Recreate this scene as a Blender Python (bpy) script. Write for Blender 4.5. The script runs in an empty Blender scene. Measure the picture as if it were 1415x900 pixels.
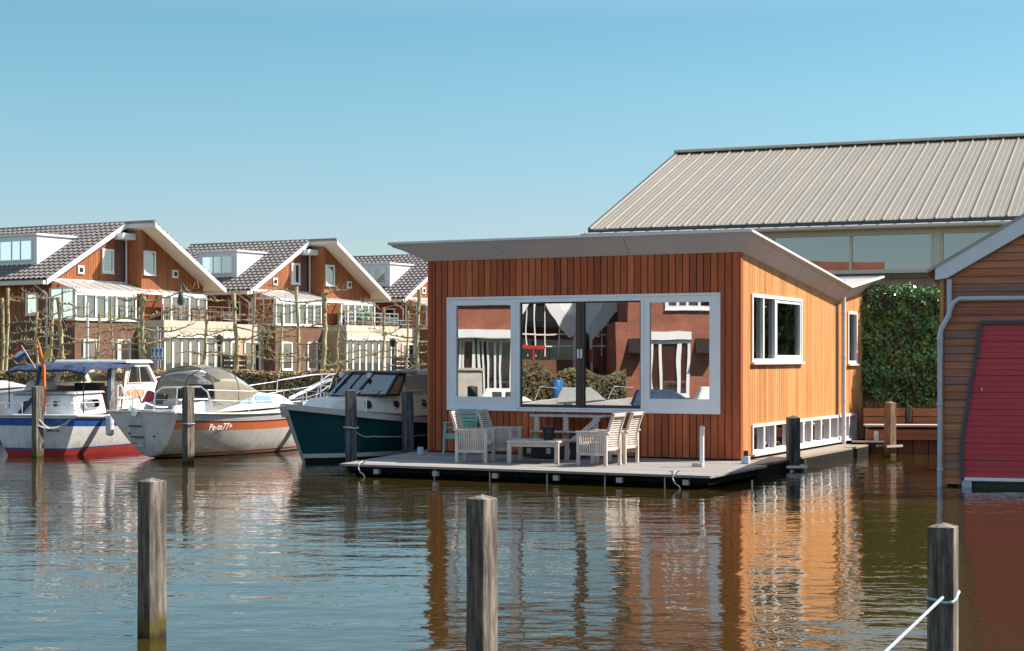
import bpy, bmesh, math, random
from mathutils import Vector, Matrix
R = math.radians
random.seed(7)
scene = bpy.context.scene
col = scene.collection
CH = 2.2; F = 2289.0; CX = 707.5; CY = 495.0       # camera height, focal length (photo px), principal column, horizon row

def at(px, py, Y):
    return Vector(((px-CX)/F*Y, Y, CH-(py-CY)/F*Y))

def ground(px, py, z):
    Y = (CH-z)*F/(py-CY)
    return Vector(((px-CX)/F*Y, Y, z))

# ------------------------------------------------------------------ mesh builder
class MB:
    def __init__(s, M=None):
        s.v = []; s.f = []; s.m = []; s.M = M; s.mi = 0
    def P(s, p):
        p = Vector(p)
        return s.M(p) if s.M else p
    def add(s, vs, fs, mi=None):
        b = len(s.v)
        s.v += [tuple(s.P(p)) for p in vs]
        s.f += [tuple(i+b for i in f) for f in fs]
        s.m += [s.mi if mi is None else mi]*len(fs)
    def hexa(s, p, mi=None):   # 4 bottom ccw, 4 top ccw
        s.add(p, [(3,2,1,0),(4,5,6,7),(0,1,5,4),(1,2,6,5),(2,3,7,6),(3,0,4,7)], mi)
    def box(s, x0, x1, y0, y1, z0, z1, mi=None):
        if x0 > x1: x0, x1 = x1, x0
        if y0 > y1: y0, y1 = y1, y0
        if z0 > z1: z0, z1 = z1, z0
        s.hexa([(x0,y0,z0),(x1,y0,z0),(x1,y1,z0),(x0,y1,z0),(x0,y0,z1),(x1,y0,z1),(x1,y1,z1),(x0,y1,z1)], mi)
    def bar(s, a, b, w, h, up=(0,0,1), mi=None):
        a = Vector(a); b = Vector(b); d = (b-a).normalized(); up = Vector(up)
        if abs(d.dot(up)) > .99: up = Vector((1,0,0))
        sd = d.cross(up).normalized()*w/2; u = sd.cross(d).normalized()*h/2
        s.hexa([a-sd-u, a+sd-u, b+sd-u, b-sd-u, a-sd+u, a+sd+u, b+sd+u, b-sd+u], mi)
    def tube(s, pts, r, n=8, cap=True, mi=None):
        pts = [Vector(p) for p in pts]; k = len(pts)
        rs = r if isinstance(r, (list, tuple)) else [r]*k
        vs = []; fs = []
        ref = None
        for i, p in enumerate(pts):
            d = (pts[min(i+1,k-1)]-pts[max(i-1,0)])
            if d.length < 1e-9: d = Vector((0,0,1))
            d.normalize()
            if ref is None:
                ref = Vector((0,0,1)) if abs(d.z) < .9 else Vector((1,0,0))
            a = d.cross(ref)
            if a.length < 1e-6: a = d.cross(Vector((0,1,0)))
            a.normalize(); b = d.cross(a).normalized(); ref = a.cross(d).normalized() if False else ref
            for j in range(n):
                t = 2*math.pi*j/n
                vs.append(p + a*math.cos(t)*rs[i] + b*math.sin(t)*rs[i])
        for i in range(k-1):
            for j in range(n):
                j2 = (j+1) % n
                fs.append((i*n+j, i*n+j2, (i+1)*n+j2, (i+1)*n+j))
        if cap:
            fs.append(tuple(range(n-1,-1,-1))); fs.append(tuple((k-1)*n+j for j in range(n)))
        s.add(vs, fs, mi)
    def poly(s, pts, mi=None):
        s.add(pts, [tuple(range(len(pts)))], mi)
    def prism(s, pts, off, mi=None):
        pts = [Vector(p) for p in pts]; off = Vector(off); n = len(pts)
        s.add(pts+[p+off for p in pts], [tuple(range(n-1,-1,-1)), tuple(range(n,2*n))]+[(i,(i+1)%n,(i+1)%n+n,i+n) for i in range(n)], mi)
    def grid(s, rows, mi=None, mf=None, close=False):
        n = len(rows[0]); vs = [p for r in rows for p in r]
        b = len(s.v); s.v += [tuple(s.P(p)) for p in vs]
        for i in range(len(rows)-1):
            for j in range(n if close else n-1):
                j2 = (j+1) % n
                s.f.append((b+i*n+j, b+i*n+j2, b+(i+1)*n+j2, b+(i+1)*n+j))
                s.m.append(mf(i, j) if mf else (s.mi if mi is None else mi))
    def sphere(s, c, r, n=10, mi=None, sc=(1,1,1)):
        c = Vector(c); rows = []
        for i in range(n//2+1):
            a = math.pi*i/(n//2)
            rows.append([c+Vector((r*sc[0]*math.sin(a)*math.cos(2*math.pi*j/n), r*sc[1]*math.sin(a)*math.sin(2*math.pi*j/n), r*sc[2]*math.cos(a))) for j in range(n)])
        s.grid(rows, mi, close=True)
    def build(s, name, mats, parent=None, smooth=False, bevel=0, loc=None):
        me = bpy.data.meshes.new(name)
        me.from_pydata(s.v, [], s.f)
        if not isinstance(mats, (list, tuple)): mats = [mats]
        for m in mats: me.materials.append(m)
        for p, k in zip(me.polygons, s.m):
            p.material_index = min(k, len(mats)-1)
            p.use_smooth = smooth
        me.validate()
        if smooth or True:
            bm = bmesh.new(); bm.from_mesh(me)
            if smooth: bmesh.ops.remove_doubles(bm, verts=bm.verts, dist=1e-5)
            bmesh.ops.recalc_face_normals(bm, faces=bm.faces)
            bm.to_mesh(me); bm.free()
        if smooth:
            me.set_sharp_from_angle(angle=R(38))
        o = bpy.data.objects.new(name, me); col.objects.link(o)
        if parent: o.parent = parent
        if loc: o.location = loc
        if bevel:
            b = o.modifiers.new('b', 'BEVEL'); b.width = bevel; b.segments = 2; b.limit_method = 'ANGLE'; b.angle_limit = R(40)
        return o

def tag(o, label=None, cat=None, group=None, kind=None):
    if label: o['label'] = label
    if cat: o['category'] = cat
    if group: o['group'] = group
    if kind: o['kind'] = kind
    return o
def empty(name, loc, rz=0, label=None, cat=None, group=None):
    o = bpy.data.objects.new(name, None); col.objects.link(o)
    o.location = loc; o.rotation_euler = (0,0,rz); o.empty_display_size = .2
    return tag(o, label, cat, group)
def copy_tree(o, parent=None):
    kids = list(o.children)
    c = o.copy(); col.objects.link(c)
    if parent: c.parent = parent
    for k in kids: copy_tree(k, c)
    return c

# ------------------------------------------------------------------ materials
def newmat(name):
    m = bpy.data.materials.new(name); m.use_nodes = True
    nt = m.node_tree; b = nt.nodes['Principled BSDF']
    return m, nt, b
def ncoord(nt, scale=(1,1,1), kind='Object'):
    tc = nt.nodes.new('ShaderNodeTexCoord'); mp = nt.nodes.new('ShaderNodeMapping')
    mp.inputs['Scale'].default_value = scale
    nt.links.new(tc.outputs[kind], mp.inputs['Vector'])
    return mp.outputs['Vector']
def nnoise(nt, vec, scale, detail=4, rough=.55, dim='3D'):
    n = nt.nodes.new('ShaderNodeTexNoise'); n.inputs['Scale'].default_value = scale
    n.inputs['Detail'].default_value = detail; n.inputs['Roughness'].default_value = rough
    if vec is not None: nt.links.new(vec, n.inputs['Vector'])
    return n.outputs['Fac']
def nramp(nt, fac, stops):
    r = nt.nodes.new('ShaderNodeValToRGB'); cr = r.color_ramp
    while len(cr.elements) < len(stops): cr.elements.new(.5)
    for e, (p, c) in zip(cr.elements, stops):
        e.position = p; e.color = (c[0],c[1],c[2],1) if not isinstance(c, (int,float)) else (c,c,c,1)
    nt.links.new(fac, r.inputs['Fac']); return r.outputs['Color']
def nmix(nt, a, b, fac, mode='MIX'):
    n = nt.nodes.new('ShaderNodeMix'); n.data_type = 'RGBA'; n.blend_type = mode
    for sock, v in (('A', a), ('B', b)):
        s = [i for i in n.inputs if i.name == sock and i.type == 'RGBA'][0]
        if isinstance(v, (tuple, list)): s.default_value = (v[0],v[1],v[2],1)
        else: nt.links.new(v, s)
    f = n.inputs[0]
    if isinstance(fac, (int,float)): f.default_value = fac
    else: nt.links.new(fac, f)
    return [o for o in n.outputs if o.type == 'RGBA'][0]
def nmath(nt, op, a, b=None, c=None):
    n = nt.nodes.new('ShaderNodeMath'); n.operation = op
    for i, v in enumerate((a, b, c)):
        if v is None: continue
        if isinstance(v, (int,float)): n.inputs[i].default_value = v
        else: nt.links.new(v, n.inputs[i])
    return n.outputs[0]
def nbump(nt, b, h, strength=.3, dist=.01):
    n = nt.nodes.new('ShaderNodeBump'); n.inputs['Strength'].default_value = strength; n.inputs['Distance'].default_value = dist
    nt.links.new(h, n.inputs['Height']); nt.links.new(n.outputs['Normal'], b.inputs['Normal'])
def scl(c, k): return tuple(min(1, x*k) for x in c)
def pm(name, c, rough=.55, var=.18, ns=3.0, stretch=(1,1,1), bump=.15, metal=0, spec=.5, c2=None, fine=True):
    m, nt, b = newmat(name)
    v = ncoord(nt, stretch)
    f = nnoise(nt, v, ns, 6, .62)
    lo = scl(c, 1-var); hi = c2 if c2 else scl(c, 1+var)
    cc = nramp(nt, f, [(.3, lo), (.7, hi)])
    nt.links.new(cc, b.inputs['Base Color'])
    rr = nmath(nt, 'MULTIPLY_ADD', f, .3, rough-.15)
    nt.links.new(rr, b.inputs['Roughness'])
    b.inputs['Metallic'].default_value = metal; b.inputs['Specular IOR Level'].default_value = spec
    if bump:
        f2 = nnoise(nt, v, ns*8, 4, .6); nbump(nt, b, f2, bump, .004)
    return m
def boards(name, axis, pitch, cols, grain, off=0.0, rough=.6, streak=.5, spec=.3, gs=14):
    """planks: a tone per plank (by its index along axis) plus long grain"""
    m, nt, b = newmat(name)
    tc = nt.nodes.new('ShaderNodeTexCoord'); sp = nt.nodes.new('ShaderNodeSeparateXYZ')
    nt.links.new(tc.outputs['Object'], sp.inputs[0])
    u = nmath(nt, 'DIVIDE', nmath(nt, 'SUBTRACT', sp.outputs[axis], off), pitch)
    idx = nmath(nt, 'FLOOR', u)
    wn = nt.nodes.new('ShaderNodeTexWhiteNoise'); wn.noise_dimensions = '1D'; nt.links.new(idx, wn.inputs['W'])
    n = len(cols)
    c = nramp(nt, wn.outputs['Value'], [(i/max(1,n-1), k) for i, k in enumerate(cols)])
    cmb = nt.nodes.new('ShaderNodeCombineXYZ')
    for i in range(3):
        s = [1,1,1][i]*( .12 if i == grain else 1.0)
        q = nmath(nt, 'MULTIPLY', sp.outputs[i], s)
        if i == grain: q = nmath(nt, 'MULTIPLY_ADD', wn.outputs['Value'], 13.0, q)
        nt.links.new(q, cmb.inputs[i])
    g = nnoise(nt, cmb.outputs[0], gs, 8, .7)
    g2 = nnoise(nt, cmb.outputs[0], 2.2, 4, .6)
    k = nramp(nt, g, [(.25, 1-streak), (.75, 1+streak*.35)])
    c = nmix(nt, c, k, 1, 'MULTIPLY')
    k2 = nramp(nt, g2, [(.3, .78), (.7, 1.12)])
    c = nmix(nt, c, k2, 1, 'MULTIPLY')
    nt.links.new(c, b.inputs['Base Color'])
    b.inputs['Roughness'].default_value = rough; b.inputs['Specular IOR Level'].default_value = spec
    nbump(nt, b, g, .35, .003)
    return m
def brick(name, c1, c2, mortar, scale=1.0, axes=(0,2)):
    m, nt, b = newmat(name)
    tc = nt.nodes.new('ShaderNodeTexCoord'); sp = nt.nodes.new('ShaderNodeSeparateXYZ'); cb = nt.nodes.new('ShaderNodeCombineXYZ')
    nt.links.new(tc.outputs['Object'], sp.inputs[0])
    s = nmath(nt, 'ADD', sp.outputs[0], sp.outputs[1])
    nt.links.new(s, cb.inputs[0]); nt.links.new(sp.outputs[2], cb.inputs[1])
    t = nt.nodes.new('ShaderNodeTexBrick'); nt.links.new(cb.outputs[0], t.inputs['Vector'])
    t.inputs['Scale'].default_value = 1.0; t.inputs['Brick Width'].default_value = .22*scale; t.inputs['Row Height'].default_value = .065*scale
    t.inputs['Mortar Size'].default_value = .008*scale
    t.inputs['Color1'].default_value = (*c1,1); t.inputs['Color2'].default_value = (*c2,1); t.inputs['Mortar'].default_value = (*mortar,1)
    n = nnoise(nt, tc.outputs['Object'], 1.2, 5, .6)
    k = nramp(nt, n, [(.3,.8),(.7,1.15)])
    c = nmix(nt, t.outputs['Color'], k, 1, 'MULTIPLY')
    nt.links.new(c, b.inputs['Base Color']); b.inputs['Roughness'].default_value = .85; b.inputs['Specular IOR Level'].default_value = .2
    nbump(nt, b, t.outputs['Fac'], -.4, .004)
    return m
def glassmat(name, refl=.55, tint=(.35,.38,.4), wav=.0, ws=1.2, rough=.0):
    m = bpy.data.materials.new(name); m.use_nodes = True; nt = m.node_tree; nt.nodes.clear()
    out = nt.nodes.new('ShaderNodeOutputMaterial'); mx = nt.nodes.new('ShaderNodeMixShader')
    gl = nt.nodes.new('ShaderNodeBsdfGlossy'); tr = nt.nodes.new('ShaderNodeBsdfTransparent')
    gl.inputs['Roughness'].default_value = rough; gl.inputs['Color'].default_value = (.92,.95,.97,1)
    tr.inputs['Color'].default_value = (*tint,1)
    fr = nt.nodes.new('ShaderNodeFresnel'); fr.inputs['IOR'].default_value = 1.5
    f = nmath(nt, 'MAXIMUM', fr.outputs[0], refl)
    nt.links.new(f, mx.inputs[0]); nt.links.new(tr.outputs[0], mx.inputs[1]); nt.links.new(gl.outputs[0], mx.inputs[2])
    nt.links.new(mx.outputs[0], out.inputs[0])
    if wav:
        v = ncoord(nt, (1,1,.35)); n = nnoise(nt, v, ws, 2, .5)
        b = nt.nodes.new('ShaderNodeBump'); b.inputs['Strength'].default_value = 1; b.inputs['Distance'].default_value = wav
        nt.links.new(n, b.inputs['Height']); nt.links.new(b.outputs[0], gl.inputs['Normal'])
    return m

M = {}
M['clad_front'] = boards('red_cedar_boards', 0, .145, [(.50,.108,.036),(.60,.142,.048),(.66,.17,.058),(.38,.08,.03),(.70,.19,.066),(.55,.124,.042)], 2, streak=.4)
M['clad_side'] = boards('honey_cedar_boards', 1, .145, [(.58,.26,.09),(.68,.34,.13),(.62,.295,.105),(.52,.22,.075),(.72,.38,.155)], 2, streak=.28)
M['backing'] = pm('dark_backing', (.03,.022,.018), .9, bump=0)
M['fascia'] = pm('grey_fascia_panel', (.60,.54,.52), .5, .05, .8, bump=0)
M['roof_edge'] = pm('pale_roof_trim', (.72,.70,.70), .4, .05, bump=0)
M['roofing'] = pm('grey_roofing', (.40,.38,.34), .8, .2, 2)
M['white_frame'] = pm('white_painted_frame', (.88,.87,.88), .4, .05, 2, bump=.05)
M['white'] = pm('white_paint', (.74,.74,.74), .4, .05, 2, bump=.04)
M['dark_frame'] = pm('dark_brown_frame', (.055,.035,.03), .4, .15, bump=0)
M['glass_front'] = glassmat('window_glass_wavy', .52, (.55,.55,.55), .0019, .9)
M['glass_side'] = glassmat('window_glass', .35, (.55,.58,.58), .002, .9)
M['glass_far'] = glassmat('far_window_glass', .30, (.6,.62,.62), .004, .6)
M['glass_hall'] = glassmat('hall_window_glass', .32, (.20,.22,.24), .006, .3)
M['interior'] = pm('dark_room', (.05,.045,.04), .8, bump=0)
M['curtain'] = pm('pale_curtain', (.62,.58,.5), .8, .1, 4, (6,6,.3), bump=.1)
M['deck'] = boards('weathered_deck_planks', 1, .14, [(.30,.28,.265),(.40,.37,.335),(.35,.325,.30),(.27,.255,.245)], 0, streak=.35)
M['deck_side'] = boards('side_walk_planks', 0, .17, [(.34,.29,.24),(.40,.34,.28),(.30,.26,.22)], 1, streak=.35)
M['dark_beam'] = pm('wet_dark_beam', (.014,.014,.012), .85, .4, 6, (1,1,1), spec=.1)
M['hull_dark'] = pm('tarred_float', (.010,.010,.010), .85, .3, spec=.1)
M['alu'] = pm('galvanised_metal', (.55,.57,.6), .35, .1, 6, metal=.8, bump=0)
M['teak'] = pm('whitewashed_teak', (.56,.49,.43), .65, .22, 9, (1,1,.2), bump=.2)
M['teal_plastic'] = pm('turquoise_plastic', (.20,.47,.40), .35, .05, bump=0)
M['black'] = pm('black_metal', (.016,.015,.015), .45, .2, bump=0)
M['black_box'] = pm('black_box', (.02,.022,.024), .5, .2, bump=0)
M['pipe'] = pm('pale_downpipe', (.62,.60,.63), .35, .05, bump=0)
M['pipe_blue'] = pm('blue_grey_pipe', (.50,.55,.62), .35, .08, bump=0)
M['rope'] = pm('mooring_rope', (.62,.60,.55), .8, .2, 60, bump=.3)
M['rope_blue'] = pm('blue_mooring_rope', (.42,.54,.60), .8, .2, 60, bump=.3)
M['hall_roof'] = pm('hall_roof_sheet', (.235,.212,.17), .5, .05, .5, (1,.3,1), bump=0)
M['hall_trim'] = pm('cream_trim', (.62,.55,.46), .6, .05, bump=0)
M['hall_brick'] = brick('hall_brick', (.25,.15,.11), (.32,.19,.13), (.3,.26,.22))
M['boards_h'] = boards('weathered_lap_boards', 2, .132, [(.50,.18,.085),(.58,.21,.095),(.40,.16,.10),(.68,.26,.12),(.33,.185,.145),(.54,.195,.09)], 0, streak=.4)
M['boards_gable'] = boards('gable_lap_boards', 2, .132, [(.52,.20,.09),(.45,.17,.08),(.58,.23,.105)], 0, off=.02, streak=.4)
M['bargeboard'] = pm('blue_grey_bargeboard', (.76,.77,.80), .5, .06, bump=0)
M['red_door'] = pm('red_painted_door', (.58,.04,.055), .45, .1, 2, (1,1,8), bump=.1)
M['door_trim'] = pm('dark_blue_trim', (.05,.065,.09), .4, .1, bump=0)
M['green_base'] = pm('green_black_plinth', (.03,.06,.055), .5, .3)
M['sheet'] = boards('brown_sheet_piling', 0, .35, [(.17,.085,.05),(.22,.11,.065),(.14,.075,.05)], 2, streak=.5)
M['sleeper'] = boards('brown_sleepers', 2, .16, [(.38,.17,.09),(.45,.21,.12),(.33,.15,.085)], 0, streak=.5)
M['cap'] = pm('pale_cap_plank', (.48,.43,.38), .7, .2, 4, (.3,1,1))
M['soil'] = pm('dark_soil', (.07,.05,.035), .95, .4, 8, bump=.6)
M['land'] = pm('land_grass', (.09,.09,.04), .95, .4, 1.5, bump=.6)
M['quay'] = pm('quay_stone', (.22,.20,.18), .9, .25, 3)
M['leaf_ivy'] = None
def leafmat(name, cols, rough=.45, trans=.15):
    m, nt, b = newmat(name)
    g = nt.nodes.new('ShaderNodeNewGeometry')
    c = nramp(nt, g.outputs['Random Per Island'], [(i/(len(cols)-1), k) for i, k in enumerate(cols)])
    n = nnoise(nt, ncoord(nt, (1,1,1)), 1.6, 4, .6); c = nmix(nt, c, nramp(nt, n, [(.35,.45),(.62,1.25)]), 1, 'MULTIPLY')
    nt.links.new(c, b.inputs['Base Color']); b.inputs['Roughness'].default_value = rough
    return m
M['leaf_ivy'] = leafmat('ivy_leaves', [(.035,.11,.022),(.09,.22,.045),(.055,.16,.03),(.22,.36,.10)], .25)
M['leaf_beech'] = leafmat('beech_leaves', [(.30,.17,.07),(.42,.27,.11),(.24,.14,.06),(.48,.37,.17),(.30,.26,.11)], .7)
M['leaf_grass'] = leafmat('grass_blades', [(.16,.17,.05),(.28,.24,.10),(.10,.13,.04)], .7)
M['bark'] = pm('mossy_bark', (.36,.28,.13), .85, .35, 4, c2=(.62,.52,.30), bump=.6)
M['twig'] = pm('brown_twigs', (.30,.20,.11), .8, .35, 5, c2=(.50,.38,.22), bump=.4)
M['tiles'] = pm('grey_brown_roof_tiles', (.19,.172,.163), .38, .25, 2.5, bump=.1, spec=.7)
M['house_wood'] = boards('orange_gable_boards', 0, .19, [(.37,.125,.05),(.42,.15,.06),(.33,.105,.045),(.39,.135,.053)], 2, streak=.3)
M['house_wood_dark'] = boards('purple_brown_boards', 0, .19, [(.19,.09,.08),(.20,.10,.09),(.155,.08,.07)], 2, streak=.3)
M['house_wood_side'] = boards('brown_side_boards', 1, .19, [(.36,.11,.05),(.30,.09,.045),(.41,.13,.06)], 2, streak=.3)
M['soffit'] = pm('cream_soffit', (.70,.62,.55), .6, .05, bump=0)
M['brick_dark'] = brick('dark_brown_brick', (.15,.07,.045), (.20,.09,.058), (.19,.14,.11))
M['brick_beige'] = brick('beige_brick', (.46,.30,.20), (.52,.34,.23), (.48,.40,.33))
M['beige'] = pm('beige_parapet', (.55,.47,.38), .8, .06, bump=.1)
M['brick_red'] = brick('red_brick', (.27,.075,.04), (.33,.10,.055), (.27,.18,.14))
M['fence_wood'] = pm('brown_fence_boards', (.16,.10,.07), .85, .3, 4)
M['blue_sign'] = pm('blue_sign', (.03,.16,.42), .4, .05, bump=0)
M['lamp_glass'] = pm('lamp_glass', (.5,.52,.55), .2, .05, bump=0)

# weathered mooring post: algae and wet wood near the waterline
def postmat(name, base, hi):
    m, nt, b = newmat(name)
    v = ncoord(nt, (1,1,.10)); f = nnoise(nt, v, 16, 8, .72)
    f2 = nnoise(nt, ncoord(nt, (1,1,.4)), 4, 4, .6)
    c = nramp(nt, f, [(.34, scl(base,.25)), (.48, base), (.66, hi)])
    c = nmix(nt, c, nramp(nt, f2, [(.3,.7),(.7,1.15)]), 1, 'MULTIPLY')
    g = nt.nodes.new('ShaderNodeNewGeometry'); sp = nt.nodes.new('ShaderNodeSeparateXYZ'); nt.links.new(g.outputs['Position'], sp.inputs[0])
    z = nmath(nt, 'MULTIPLY_ADD', f, -.22, nmath(nt, 'ADD', sp.outputs[2], .10))
    moss = nramp(nt, z, [(.10,1.0),(.20,0.0)])
    c = nmix(nt, c, (.10,.085,.02), moss)
    wet = nramp(nt, z, [(.0,1.0),(.06,0.0)])
    c = nmix(nt, c, (.035,.028,.012), wet)
    nt.links.new(c, b.inputs['Base Color']); b.inputs['Roughness'].default_value = .8; b.inputs['Specular IOR Level'].default_value = .25
    nbump(nt, b, f, .8, .008)
    return m
M['post'] = postmat('grey_weathered_post', (.13,.11,.092), (.36,.31,.25))
M['post_brown'] = postmat('brown_weathered_post', (.22,.14,.095), (.36,.25,.18))
M['post_dark'] = postmat('dark_weathered_post', (.07,.07,.072), (.20,.20,.20))

# cladding: planks on a wall plane with openings.  Mf(u, w, z) -> point, w = outwards
def clad(mb, Mf, u0, u1, z0, z1, holes=(), pitch=.145, gap=.012, w0=0, w1=.02, mi=None, start=None):
    zt = z1 if callable(z1) else (lambda u: z1)
    zb = z0 if callable(z0) else (lambda u: z0)
    k = math.floor(u0/pitch)
    while k*pitch < u1:
        a = max(u0, k*pitch+gap/2); b = min(u1, (k+1)*pitch-gap/2); k += 1
        if b-a < .004: continue
        cuts = sorted({a, b, *[h for H in holes for h in H[:2] if a < h < b]})
        for ua, ub in zip(cuts, cuts[1:]):
            if ub-ua < .003: continue
            um = (ua+ub)/2
            hs = sorted([(H[2], H[3]) for H in holes if H[0] <= um <= H[1]])
            lo = (zb(ua), zb(ub)); segs = []
            for h0, h1 in hs:
                if h0 > min(lo)+.002: segs.append((lo, (h0, h0)))
                lo = (h1, h1)
            if min(zt(ua), zt(ub)) > max(lo)-.2: segs.append((lo, (zt(ua), zt(ub))))
            for (la, lb), (ta, tb) in segs:
                if ta <= la and tb <= lb: continue
                mb.hexa([Mf(ua,w0,la),Mf(ub,w0,lb),Mf(ub,w1,lb),Mf(ua,w1,la),Mf(ua,w0,max(ta,la)),Mf(ub,w0,max(tb,lb)),Mf(ub,w1,max(tb,lb)),Mf(ua,w1,max(ta,la))], mi)

def bars(mb, Mf, u0, u1, z0, z1, w0, w1, mi=None):
    mb.hexa([Mf(u0,w0,z0),Mf(u1,w0,z0),Mf(u1,w1,z0),Mf(u0,w1,z0),Mf(u0,w0,z1),Mf(u1,w0,z1),Mf(u1,w1,z1),Mf(u0,w1,z1)], mi)

def window(parent, Mf, u0, u1, z0, z1, muls=(), fr=.06, w0=-.05, w1=.05, glass='glass_side', frame='white', sill=True, trans=(), name='window', mw=None, back=None, curtain=None, bw=None, flat=False):
    mb = MB(); mw = mw or fr*.8; bw = bw or fr
    bars(mb, Mf, u0, u1, z0, z0+bw, w0, w1); bars(mb, Mf, u0, u1, z1-fr, z1, w0, w1)
    bars(mb, Mf, u0, u0+fr, z0+bw, z1-fr, w0, w1); bars(mb, Mf, u1-fr, u1, z0+bw, z1-fr, w0, w1)
    for m in muls: bars(mb, Mf, m-mw/2, m+mw/2, z0+bw, z1-fr, w0, w1-.006)
    for (a, b, z) in trans: bars(mb, Mf, a, b, z-mw/2, z+mw/2, w0, w1-.01)
    wdw = mb.build(name, M[frame], parent)
    g = MB(); e = (w0+w1)/2-.01
    if flat: e = w0+(w1-w0)*.55
    g.add([Mf(u0+fr*.5,e,z0+fr*.5),Mf(u1-fr*.5,e,z0+fr*.5),Mf(u1-fr*.5,e,z1-fr*.5),Mf(u0+fr*.5,e,z1-fr*.5)], [(0,1,2,3)])
    g.build('pane', M[glass], wdw)
    if sill:
        s = MB(); bars(s, Mf, u0-.02, u1+.02, z0-.045, z0-.003, w0, w1+.05); s.build('sill', M[frame], wdw)
    if flat:
        s = MB(); bars(s, Mf, u0+.01, u1-.01, z0+.01, z1-.01, w0, w0+.004); s.build('room', M['interior'], wdw)
    if back:
        s = MB(); bars(s, Mf, u0, u1, z0, z1, w0-back-.02, w0-back); s.build('room', M['interior'], wdw)
    if curtain:
        for (a, b) in curtain:
            s = MB(); n = max(6, int((b-a)/.04)); rows = [[], []]
            for i in range(n+1):
                u = a+(b-a)*i/n; w = (w0+.018+.010*math.sin(i*1.9)) if flat else (w0-.12+.025*math.sin(i*1.9))
                rows[0].append(Mf(u,w,z0+.02)); rows[1].append(Mf(u,w,z1-.02))
            s.grid(rows)
            s.build('curtain', M['curtain'], wdw, smooth=True)
    return wdw

def text_mesh(s, size, Mx, mat, parent, name='lettering', ext=.003, shear=0):
    cu = bpy.data.curves.new('t', 'FONT'); cu.body = s; cu.size = size; cu.extrude = ext; cu.shear = shear
    cu.align_x = 'CENTER'; cu.align_y = 'CENTER'
    o = bpy.data.objects.new('t', cu); col.objects.link(o)
    bpy.context.view_layer.update()
    me = bpy.data.meshes.new_from_object(o)
    bpy.data.objects.remove(o)
    me.materials.clear(); me.materials.append(mat)
    me.transform(Mx)
    ob = bpy.data.objects.new(name, me); col.objects.link(ob); ob.parent = parent
    return ob
# ------------------------------------------------------------------ camera, light, sky
cam = bpy.data.cameras.new('camera'); co = bpy.data.objects.new('camera', cam); col.objects.link(co)
co.location = (0,0,CH); co.rotation_euler = (R(90),0,0)
cam.sensor_width = 36; cam.lens = F/1415*36; cam.shift_y = (CY-450)/1415; cam.clip_end = 2000; cam.clip_start = .1
scene.camera = co
EL = 43.0; SD = Vector((.978,.212,0)).normalized()
sdir = Vector((SD.x*math.cos(R(EL)), SD.y*math.cos(R(EL)), math.sin(R(EL))))
sl = bpy.data.lights.new('sun', 'SUN'); sl.energy = 5.0; sl.angle = R(.53); sl.color = (1,.90,.78)
so = bpy.data.objects.new('sun', sl); col.objects.link(so); so.rotation_euler = (-sdir).to_track_quat('-Z','Y').to_euler()
w = bpy.data.worlds.new('World'); scene.world = w; w.use_nodes = True; nt = w.node_tree
bg = nt.nodes['Background']; sky = nt.nodes.new('ShaderNodeTexSky'); sky.sky_type = 'NISHITA'; sky.sun_disc = False
sky.sun_elevation = R(EL); sky.sun_rotation = math.atan2(SD.x, SD.y); sky.air_density = 1.0; sky.dust_density = .25; sky.ozone_density = 1.2; sky.altitude = 0
hs = nt.nodes.new('ShaderNodeHueSaturation'); hs.inputs['Hue'].default_value = .488; hs.inputs['Saturation'].default_value = .92; hs.inputs['Value'].default_value = 1.0
nt.links.new(sky.outputs[0], hs.inputs['Color']); tcw = nt.nodes.new('ShaderNodeTexCoord'); spw = nt.nodes.new('ShaderNodeSeparateXYZ'); nt.links.new(tcw.outputs['Generated'], spw.inputs[0])
grade = nramp(nt, spw.outputs[2], [(0,(.52,.57,.60)),(.08,(.49,.56,.61)),(.15,(.44,.61,.635)),(.20,(.40,.61,.635)),(.25,(.80,.79,.79)),(.45,(1.22,1.12,1.06)),(1,(1.4,1.24,1.12))])
nt.links.new(nmix(nt, hs.outputs[0], grade, 1, 'MULTIPLY'), bg.inputs[0]); bg.inputs[1].default_value = .105
vs = scene.view_settings; vs.view_transform = 'Standard'; vs.look = 'None'; vs.exposure = 0.95; vs.gamma = 1
scene.cycles.max_bounces = 8; scene.cycles.glossy_bounces = 5; scene.cycles.transparent_max_bounces = 12; scene.cycles.caustics_reflective = False; scene.cycles.caustics_refractive = False
scene.cycles.sample_clamp_indirect = 6

# ------------------------------------------------------------------ water
m, nt, b = newmat('canal_water')
b.inputs['Base Color'].default_value = (.036,.025,.0055,1); b.inputs['Roughness'].default_value = .015; b.inputs['IOR'].default_value = 1.6
b.inputs['Specular IOR Level'].default_value = .75
v1 = ncoord(nt, (.75,1.15,1)); v2 = ncoord(nt, (.40,.75,1)); v3 = ncoord(nt, (1,1,1))
h1 = nnoise(nt, v1, 2.6, 3, .5); h2 = nnoise(nt, v2, 1.1, 2, .5); h3 = nnoise(nt, v1, 8.5, 2, .5)
patch = nramp(nt, nnoise(nt, ncoord(nt, (.5,1,1)), .22, 3, .5), [(.35,.25),(.62,1.0)])
h = nmath(nt, 'ADD', nmath(nt, 'MULTIPLY', h1, .5), nmath(nt, 'MULTIPLY', h2, 1.1))
h = nmath(nt, 'ADD', h, nmath(nt, 'MULTIPLY', nmath(nt, 'MULTIPLY', h3, .10), patch))
nbump(nt, b, h, 1.0, .021)
M['water'] = m
mb = MB(); mb.add([(-160,-120,0),(160,-120,0),(160,90,0),(-160,90,0)], [(0,1,2,3)])
tag(mb.build('water', m), 'olive brown canal water with small ripples and reflections', 'water', kind='structure')

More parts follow.
